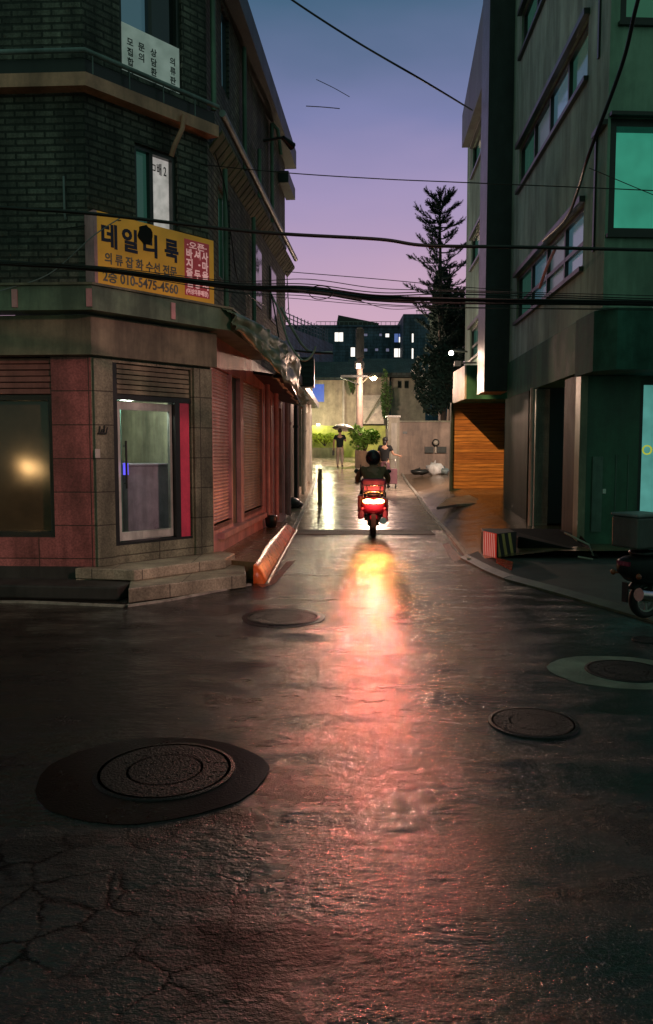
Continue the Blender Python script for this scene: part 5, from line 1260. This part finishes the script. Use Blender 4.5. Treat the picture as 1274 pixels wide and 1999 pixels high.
    return T, M
HR = R(-4)
# walker under the umbrella
p = GG(663, 913); p.z = gz(p.y)
stand = dict(pelvis=(0, 0, .95), chest=(0, .01, 1.28), neck=(0, .01, 1.46), head=(0, .03, 1.60), shL=(-.19, 0, 1.39), shR=(.19, 0, 1.39), hipL=(-.09, 0, .88), hipR=(.09, 0, .88))
J1 = dict(stand, elL=(-.27, -.03, 1.12), wrL=(-.27, .06, .88), elR=(.25, .10, 1.17), wrR=(.14, .28, 1.30), knL=(-.10, .14, .50), anL=(-.10, .05, .09), knR=(.10, .02, .49), anR=(.11, -.20, .13), toeR=(0, .13, -.08))
T1, M1 = person(p, HR, 'person in dark t-shirt and light trousers walking away under an umbrella', J1, M_tee2, M_pants, shoes=M_dark)
um = thing('umbrella', tuple(M1 @ Vector((.12, .33, 1.3))), 'open black and white umbrella held over the walking person', 'umbrella')
q = MB(); tilt = Matrix.Rotation(R(6), 4, 'Y') @ Matrix.Rotation(R(-10), 4, 'X'); Mu = M1 @ Matrix.Translation((.11, .30, 1.28)) @ tilt
q.tube([Mu @ Vector((0, 0, -.12)), Mu @ Vector((0, 0, .68))], .009, 6); q.tube([Mu @ Vector((0, 0, -.2)), Mu @ Vector((0, 0, -.08))], .016, 8); q.build('shaft', M_dark, um)
for ci, mt in enumerate((M_white, M_dark)):
    q = MB()
    for k in range(8):
        blk = k in (3, 4)
        if blk != (ci == 1): continue
        for r0, r1, z0, z1 in ((.0, .22, .66, .635), (.22, .40, .635, .56), (.40, .54, .56, .45)):
            a0, a1 = math.pi / 4 * k, math.pi / 4 * (k + 1); am = (a0 + a1) / 2; f_ = .94
            P_ = [Mu @ Vector((r * math.cos(a) * s_, r * math.sin(a) * s_, z)) for r, z, a, s_ in ((r0, z0, a0, 1), (r1, z1, a0, 1), (r1, z1, am, f_), (r1, z1, a1, 1), (r0, z0, a1, 1), (r0, z0, am, f_))]
            q.add(P_ if r0 else [P_[0], P_[1], P_[2], P_[3]], [(0, 1, 2, 5), (5, 2, 3, 4)] if r0 else [(0, 1, 2, 3)], True)
    o = q.build('canopy', mt, um, 'white canopy panels' if ci == 0 else 'black canopy panels'); o.modifiers.new('s', 'SOLIDIFY').thickness = .004
q = MB()
for k in range(8):
    a = math.pi / 4 * k; q.tube([Mu @ Vector((r * math.cos(a), r * math.sin(a), z)) for r, z in ((.0, .652), (.22, .628), (.40, .552), (.54, .443))], .003, 4)
q.build('ribs', M_alu, um)
bgp = M1 @ Vector((-.29, .08, .68)); BG = thing('handbag', tuple(bgp), 'small dark bag hanging from the left hand of the person under the umbrella', 'bag')
q = MB(); q.box(bgp.x - .05, bgp.x + .05, bgp.y - .1, bgp.y + .1, bgp.z - .14, bgp.z + .08); q.build('bag_body', M_dark, BG, bevel=.02); q = MB(); q.tube([bgp + Vector((0, -.08, .07)), bgp + Vector((0, -.03, .16)), bgp + Vector((0, .03, .16)), bgp + Vector((0, .08, .07))], .007, 5); q.build('handle', M_dark, BG)
# person with arm held out
p = at(751, 900, 26.6); p.z = gz(p.y)
J2 = dict(stand, elL=(-.25, .02, 1.13), wrL=(-.20, .20, .98), elR=(.29, .02, 1.14), wrR=(.42, .22, 1.10), knL=(-.10, .04, .49), anL=(-.11, -.02, .08), knR=(.10, .05, .49), anR=(.11, .02, .08))
T2, M2 = person(p, R(-20), 'person in black t-shirt and plum trousers by the gate, right forearm held out', J2, M_tee, M_pants2, longh=True)
cx = at(764, 935, 26.3); cz = gz(26.3); CR = thing('cart', (cx.x, cx.y, cz), 'dark plum box cart standing beside the person with the arm out', 'cart')
q = MB(); q.box(cx.x - .20, cx.x + .18, 26.1, 26.5, cz + .14, cz + .66); q.build('cart_box', M_pants2, CR, bevel=.02)
q = MB(); q.tube([(cx.x - .17, 26.12, cz + .66), (cx.x - .20, 26.0, cz + .98), (cx.x + .10, 26.0, cz + .98), (cx.x + .10, 26.12, cz + .66)], .012, 6); q.build('cart_handle', M_chrome, CR)
for dx in (-.15, .13):
    q = MB(); q.lathe([(.02, -.02), (.07, -.02), (.07, .02), (.02, .02)], 14, Matrix.Translation((cx.x + dx, 26.15, cz + .07)) @ Matrix.Rotation(R(90), 4, 'Y')); q.build('wheel', M_tyre, CR)

# ================================================================== SCOOTERS
def scooter(loc, heading, lab, paint, lit=False, box=None, rack=False, wr=.235, fat=1.0, sc=1.0):
    """own frame: x right, y forward, z up, origin under the rear wheel"""
    T = thing('scooter', tuple(loc), lab, 'scooter'); M = Matrix.Translation(loc) @ Matrix.Rotation(heading, 4, 'Z') @ Matrix.Scale(sc, 4)
    X = lambda x, y, z: M @ Vector((x, y, z))
    def bx(q, x0, x1, y0, y1, z0, z1): q.box(x0, x1, y0, y1, z0, z1, M)
    for y in (0, 1.25):
        Mw = M @ Matrix.Translation((0, y, wr)) @ Matrix.Rotation(R(90), 4, 'Y'); w = .055
        q = MB(); q.lathe([(wr * .66, -w * .6), (wr * .82, -w), (wr * .95, -w * .8), (wr, -w * .3), (wr, w * .3), (wr * .95, w * .8), (wr * .82, w), (wr * .66, w * .6)], 36, Mw, False); ty = q.build('wheel', M_tyre, T)
        q = MB(); q.lathe([(wr * .60, -w * .5), (wr * .67, -w * .64), (wr * .68, 0), (wr * .67, w * .64), (wr * .60, w * .5)], 32, Mw, False)
        q.lathe([(.01, -w * .7), (wr * .2, -w * .7), (wr * .2, w * .7), (.01, w * .7)], 16, Mw)
        for k in range(5):
            a = 2 * math.pi * k / 5; q.tube([Mw @ Vector((wr * .15 * math.cos(a), wr * .15 * math.sin(a), 0)), Mw @ Vector((wr * .64 * math.cos(a + .15), wr * .64 * math.sin(a + .15), 0))], .014, 6)
        q.build('rim', M_alu, ty)
    # rear body, smoothly lofted
    def loft(secs, n=18):
        q = MB(); v = []
        for (y, zc, hw, hh) in secs:
            for k in range(n):
                a = 2 * math.pi * k / n; ca, sa = math.cos(a), math.sin(a); f_ = (abs(ca) ** .6 * (1 if ca > 0 else -1), abs(sa) ** .6 * (1 if sa > 0 else -1)); v.append(X(f_[0] * hw, y, zc + f_[1] * hh))
        fs = [(i * n + k, i * n + (k + 1) % n, (i + 1) * n + (k + 1) % n, (i + 1) * n + k) for i in range(len(secs) - 1) for k in range(n)] + [tuple(range(n))[::-1], tuple(range((len(secs) - 1) * n, len(secs) * n))]
        return q.add(v, fs, True)
    q = loft([(-.36, .66, .06 * fat, .04), (-.33, .65, .15 * fat, .10), (-.22, .62, .19 * fat, .16), (0, .60, .21 * fat, .18), (.3, .57, .19 * fat, .18), (.5, .48, .15, .14), (.56, .44, .08, .08)]); q.build('rear_body', paint, T)
    q = loft([(-.20, .81, .08, .015), (-.15, .81, .15, .035), (.1, .82, .165, .045), (.45, .79, .15, .05), (.6, .77, .06, .03)]); q.build('seat', M_dark, T)
    q = MB(); bx(q, -.16, .16, .5, 1.0, .27, .33); q.build('footboard', M_frame, T)
    q = loft([(.98, .62, .10, .30), (1.03, .64, .21 * fat, .34), (1.12, .66, .20 * fat, .32), (1.2, .7, .10, .2)]); q.build('front_shield', paint, T)
    q = MB(); 
    for s_ in (-1, 1): q.tube([X(.055 * s_, 1.12, .6), X(.06 * s_, 1.25, wr)], .02, 8)
    q.tube([X(0, 1.05, .9), X(0, 1.12, .4)], .03, 8); q.build('fork', M_chrome, T)
    n = 14
    for yy, r_ in ((0, wr + .045), (1.25, wr + .03)):
        q = MB()
        a0_, a1_ = (R(30), R(165)) if yy == 0 else (R(20), R(160)); i0 = len(q.v); v = []
        for k in range(n + 1):
            a = a0_ + (a1_ - a0_) * k / n
            for x in (-.075, -.04, .04, .075): rr = r_ - (.02 if abs(x) > .05 else 0); v.append(X(x, yy - rr * math.cos(a), wr + rr * math.sin(a)))
        q.add(v, [(k * 4 + m_, k * 4 + m_ + 1, k * 4 + m_ + 5, k * 4 + m_ + 4) for k in range(n) for m_ in range(3)], True)
        o = q.build('mudguard', paint, T); o.modifiers.new('s', 'SOLIDIFY').thickness = .006
    q = MB(); bx(q, -.045, .045, -.33, -.31, .22, .46); q.build('mud_flap', M_dark, T)
    q = MB(); q.tube([X(0, 1.0, .98), X(-.16, .93, 1.02), X(-.33, .90, 1.0)], .014, 8); q.tube([X(0, 1.0, .98), X(.16, .93, 1.02), X(.33, .90, 1.0)], .014, 8)
    for s_ in (-1, 1): q.tube([X(.24 * s_, .92, 1.01), X(.34 * s_, .895, 1.0)], .020, 8)
    q.build('handlebar', M_dark, T)
    for s_ in (-1, 1):
        q = MB(); q.tube([X(.24 * s_, .94, 1.02), X(.30 * s_, .96, 1.17)], .007, 6); q.ell(X(.31 * s_, .96, 1.21), .06, .012, .045, 14, 8, Matrix.Rotation(heading, 4, 'Z')); q.build('mirror', M_dark, T)
    q = MB(); q.tube([X(.15, .25, .28), X(.17, 0, .30), X(.18, -.28, .34)], [.035, .055, .06], 12); q.build('exhaust', M_chrome, T)
    q = MB(); bx(q, -.11, .11, .0, .5, .22, .44); q.build('engine', M_frame, T)
    if lit:
        em_, t_, b_ = newmat('tail_lamp_lit'); b_.inputs['Base Color'].default_value = (.5, .02, .01, 1); b_.inputs['Emission Color'].default_value = (1, .38, .07, 1); b_.inputs['Emission Strength'].default_value = 90
        q = MB()
        for s_ in (-1, 1): q.ell(X(.10 * s_, -.36, .70), .095, .025, .042, 14, 8, Matrix.Rotation(heading, 4, 'Z'))
        bx(q, -.09, .09, -.365, -.345, .685, .715); q.build('tail_lamp', em_, T)
    else:
        q = MB(); bx(q, -.10, .10, -.375, -.335, .67, .72); q.build('tail_lamp', M_maroon, T)
    for s_ in (-1, 1):
        q = MB(); q.tube([X(.14 * s_, -.28, .56), X(.19 * s_, -.31, .56)], .012, 6); q.ell(X(.21 * s_, -.32, .56), .028, .022, .028, 12, 8, Matrix.Rotation(heading, 4, 'Z')); q.build('indicator', mat('orange_indicator', (.30, .07, .02), .4) if not lit else M_maroon, T)
    if rack:
        q = MB(); 
        for z in (.88, .985): q.tube([X(-.19, .0, z), X(-.19, -.33, z), X(.19, -.33, z), X(.19, .0, z)], .013, 8)
        for x in (-.19, -.12, .12, .19): q.tube([X(x, -.33, .78), X(x, -.33, 1.0)], .011, 8)
        q.tube([X(-.17, -.30, .84), X(-.08, -.34, .875), X(.08, -.34, .875), X(.17, -.30, .84)], .010, 8); q.build('rack', M_chrome, T)
        for s_ in (-1, 1):
            q = MB(); q.box(.17 * s_ if s_ > 0 else -.29, .27 if s_ > 0 else -.17, -.24, .22, .30 if s_ > 0 else .36, .74 if s_ > 0 else .80, M); q.build('pannier', mat('plum_pannier_cloth', (.10, .025, .05), .7), T, bevel=.04)
        q = MB(); bx(q, -.23, .23, -.18, .16, .88, 1.10); q.build('carrier_bag', mat('plum_nylon', (.22, .05, .13), .6), T, bevel=.04)
        q = MB(); q.tube([X(-.24, .05, .86), X(-.24, .04, 1.36)], .009, 6); q.build('flag_pole', M_dark, T)
    if box:
        q = MB(); bx(q, -.22, .22, -.36, .10, .88, 1.26); q.build('delivery_box', mat('grey_green_delivery_box', (.07, .085, .075), .4), T, bevel=.02)
        q = MB(); bx(q, -.23, .23, -.37, .11, 1.262, 1.30); q.build('box_lid', M_pipe, T, bevel=.01)
    return T, M
sb_ = G(728, 1049, 0); hd_ = R(-2.5)
TS, MS = scooter(sb_, hd_, 'maroon scooter with a lit brake lamp and chrome rack riding away up the wet alley', M_maroon, lit=True, rack=True, wr=.225, fat=1.25)
rid = dict(pelvis=(0, 0, .0), chest=(0, .10, .30), neck=(0, .13, .45), head=(0, .17, .57), shL=(-.20, .10, .38), shR=(.20, .10, .38), elL=(-.30, .30, .20), elR=(.30, .30, .20), wrL=(-.30, .56, .13), wrR=(.30, .56, .13),
           hipL=(-.10, .04, -.02), hipR=(.10, .04, -.02), knL=(-.20, .42, -.10), knR=(.20, .42, -.10), anL=(-.16, .40, -.50), anR=(.16, .40, -.50))
pr = MS @ Vector((0, .30, .88 - .0))
person(pr, hd_, 'rider in an olive jacket and dark round helmet sitting on the maroon scooter', rid, M_olive, M_tee, helmet=mat('plum_black_helmet', (.05, .03, .05), .3, bump=0), sleeve=1.0)
o = lamp('brake_light', tuple(MS @ Vector((0, -.56, .66))), 34, (1, .22, .12), .06)
o = lamp('yellow_streak_spot', tuple(MS @ Vector((0, -.44, .69))), 125, (1, .42, .07), .04, 'SPOT', spot=22, blend=1.0); aim(o, (.72, 11.0, 0))  # extra yellow spot added for the streak below the scooter
o = lamp('pink_streak_spot', tuple(MS @ Vector((0, -.46, .70))), 400, (1, .20, .18), .04, 'SPOT', spot=12, blend=1.0); aim(o, (.12, 5.6, 0))  # second added spot, pink streak on the near road
ps = G(1258, 1206, .05)
scooter(Vector((ps.x, ps.y, .05)), R(-68), 'dark parked scooter with a grey delivery box at the right edge of the picture', mat('black_scooter_paint', (.02, .022, .022), .45, bump=0), box=True, wr=.235, sc=.76)

# ================================================================== SMALL THINGS ON THE WALLS
q = MB(); a = CH.s_at(198, .05); c = CH.w(a, CH.pt(198, 846, .05)[1], .06)
WP_ = thing('door_number_ornament', tuple(c), 'small dark metal ornament on the tiles left of the glass door', 'ornament')
for dx, dz, h in ((-.03, 0, .08), (0, 0, .05), (.03, .01, .09)): q.tube([c + CH.d * dx, c + CH.d * (dx + .012) + Vector((0, 0, h))], .009, 6)
q.tube([c - CH.d * .05, c + CH.d * .06], .01, 6); q.tube([c + CH.d * .06, c + CH.d * .08 + Vector((0, 0, .07))], .007, 6); q.build('ornament_bar', M_dark, WP_)
q = MB(); a = CH.s_at(190, .05); z = CH.pt(190, 885, .05)[1]; CH.box(q, a - .03, a + .03, z - .05, z + .05, .045, .055); tag(q.build('notice', M_poster), 'small pale notice stuck on the tiles below the metal ornament', 'notice')
# lantern assumed across the road behind the viewpoint, mirrored in the left shop window
pg = LF0.pt(58, 912, -.07); pg = LF0.w(pg[0], pg[1], -.07); dr = (pg - ORI).normalized(); dr = dr - LF0.n * 2 * dr.dot(LF0.n); lt = pg + dr * ((1.2 - pg.y) / dr.y)
LT = thing('lantern', (lt.x, lt.y, 0), 'assumed warm street lantern out of the picture to the left', 'lamp')
q = MB(); q.tube([(lt.x, lt.y, 0), (lt.x, lt.y, lt.z - .15)], .03, 8); q.build('post', M_dark, LT); q = MB(); q.ell(lt, .13, .13, .15); q.build('globe', emis('lantern_glow', (1, .62, .25), 30, var=.05), LT)
lamp('assumed_lantern_light', (lt.x, lt.y + .2, lt.z), 18, (1, .55, .2), .12)
o = lamp('facade_fill_spot', (3.4, 3.6, 4.6), 1050, (1, .44, .40), .25, 'SPOT', spot=42, blend=1.0); aim(o, (-2.3, 9.4, 1.1))  # unseen fill spot added to light the left facade pink

for m_ in bpy.data.materials:      # matt, rain-darkened claddings of the right building
    if m_.name.split('.')[0] in ('teal_green_fascia', 'dark_green_fascia_panel', 'charcoal_pier_cladding', 'brown_column_tile', 'green_light_tinted_side_render', 'green_light_tinted_front_render', 'black_wet_rubber_ramp', 'black_scooter_paint'):
        m_.node_tree.nodes['Principled BSDF'].inputs['Specular IOR Level'].default_value = .15
M_iron.node_tree.nodes['Principled BSDF'].inputs['Specular IOR Level'].default_value = .22
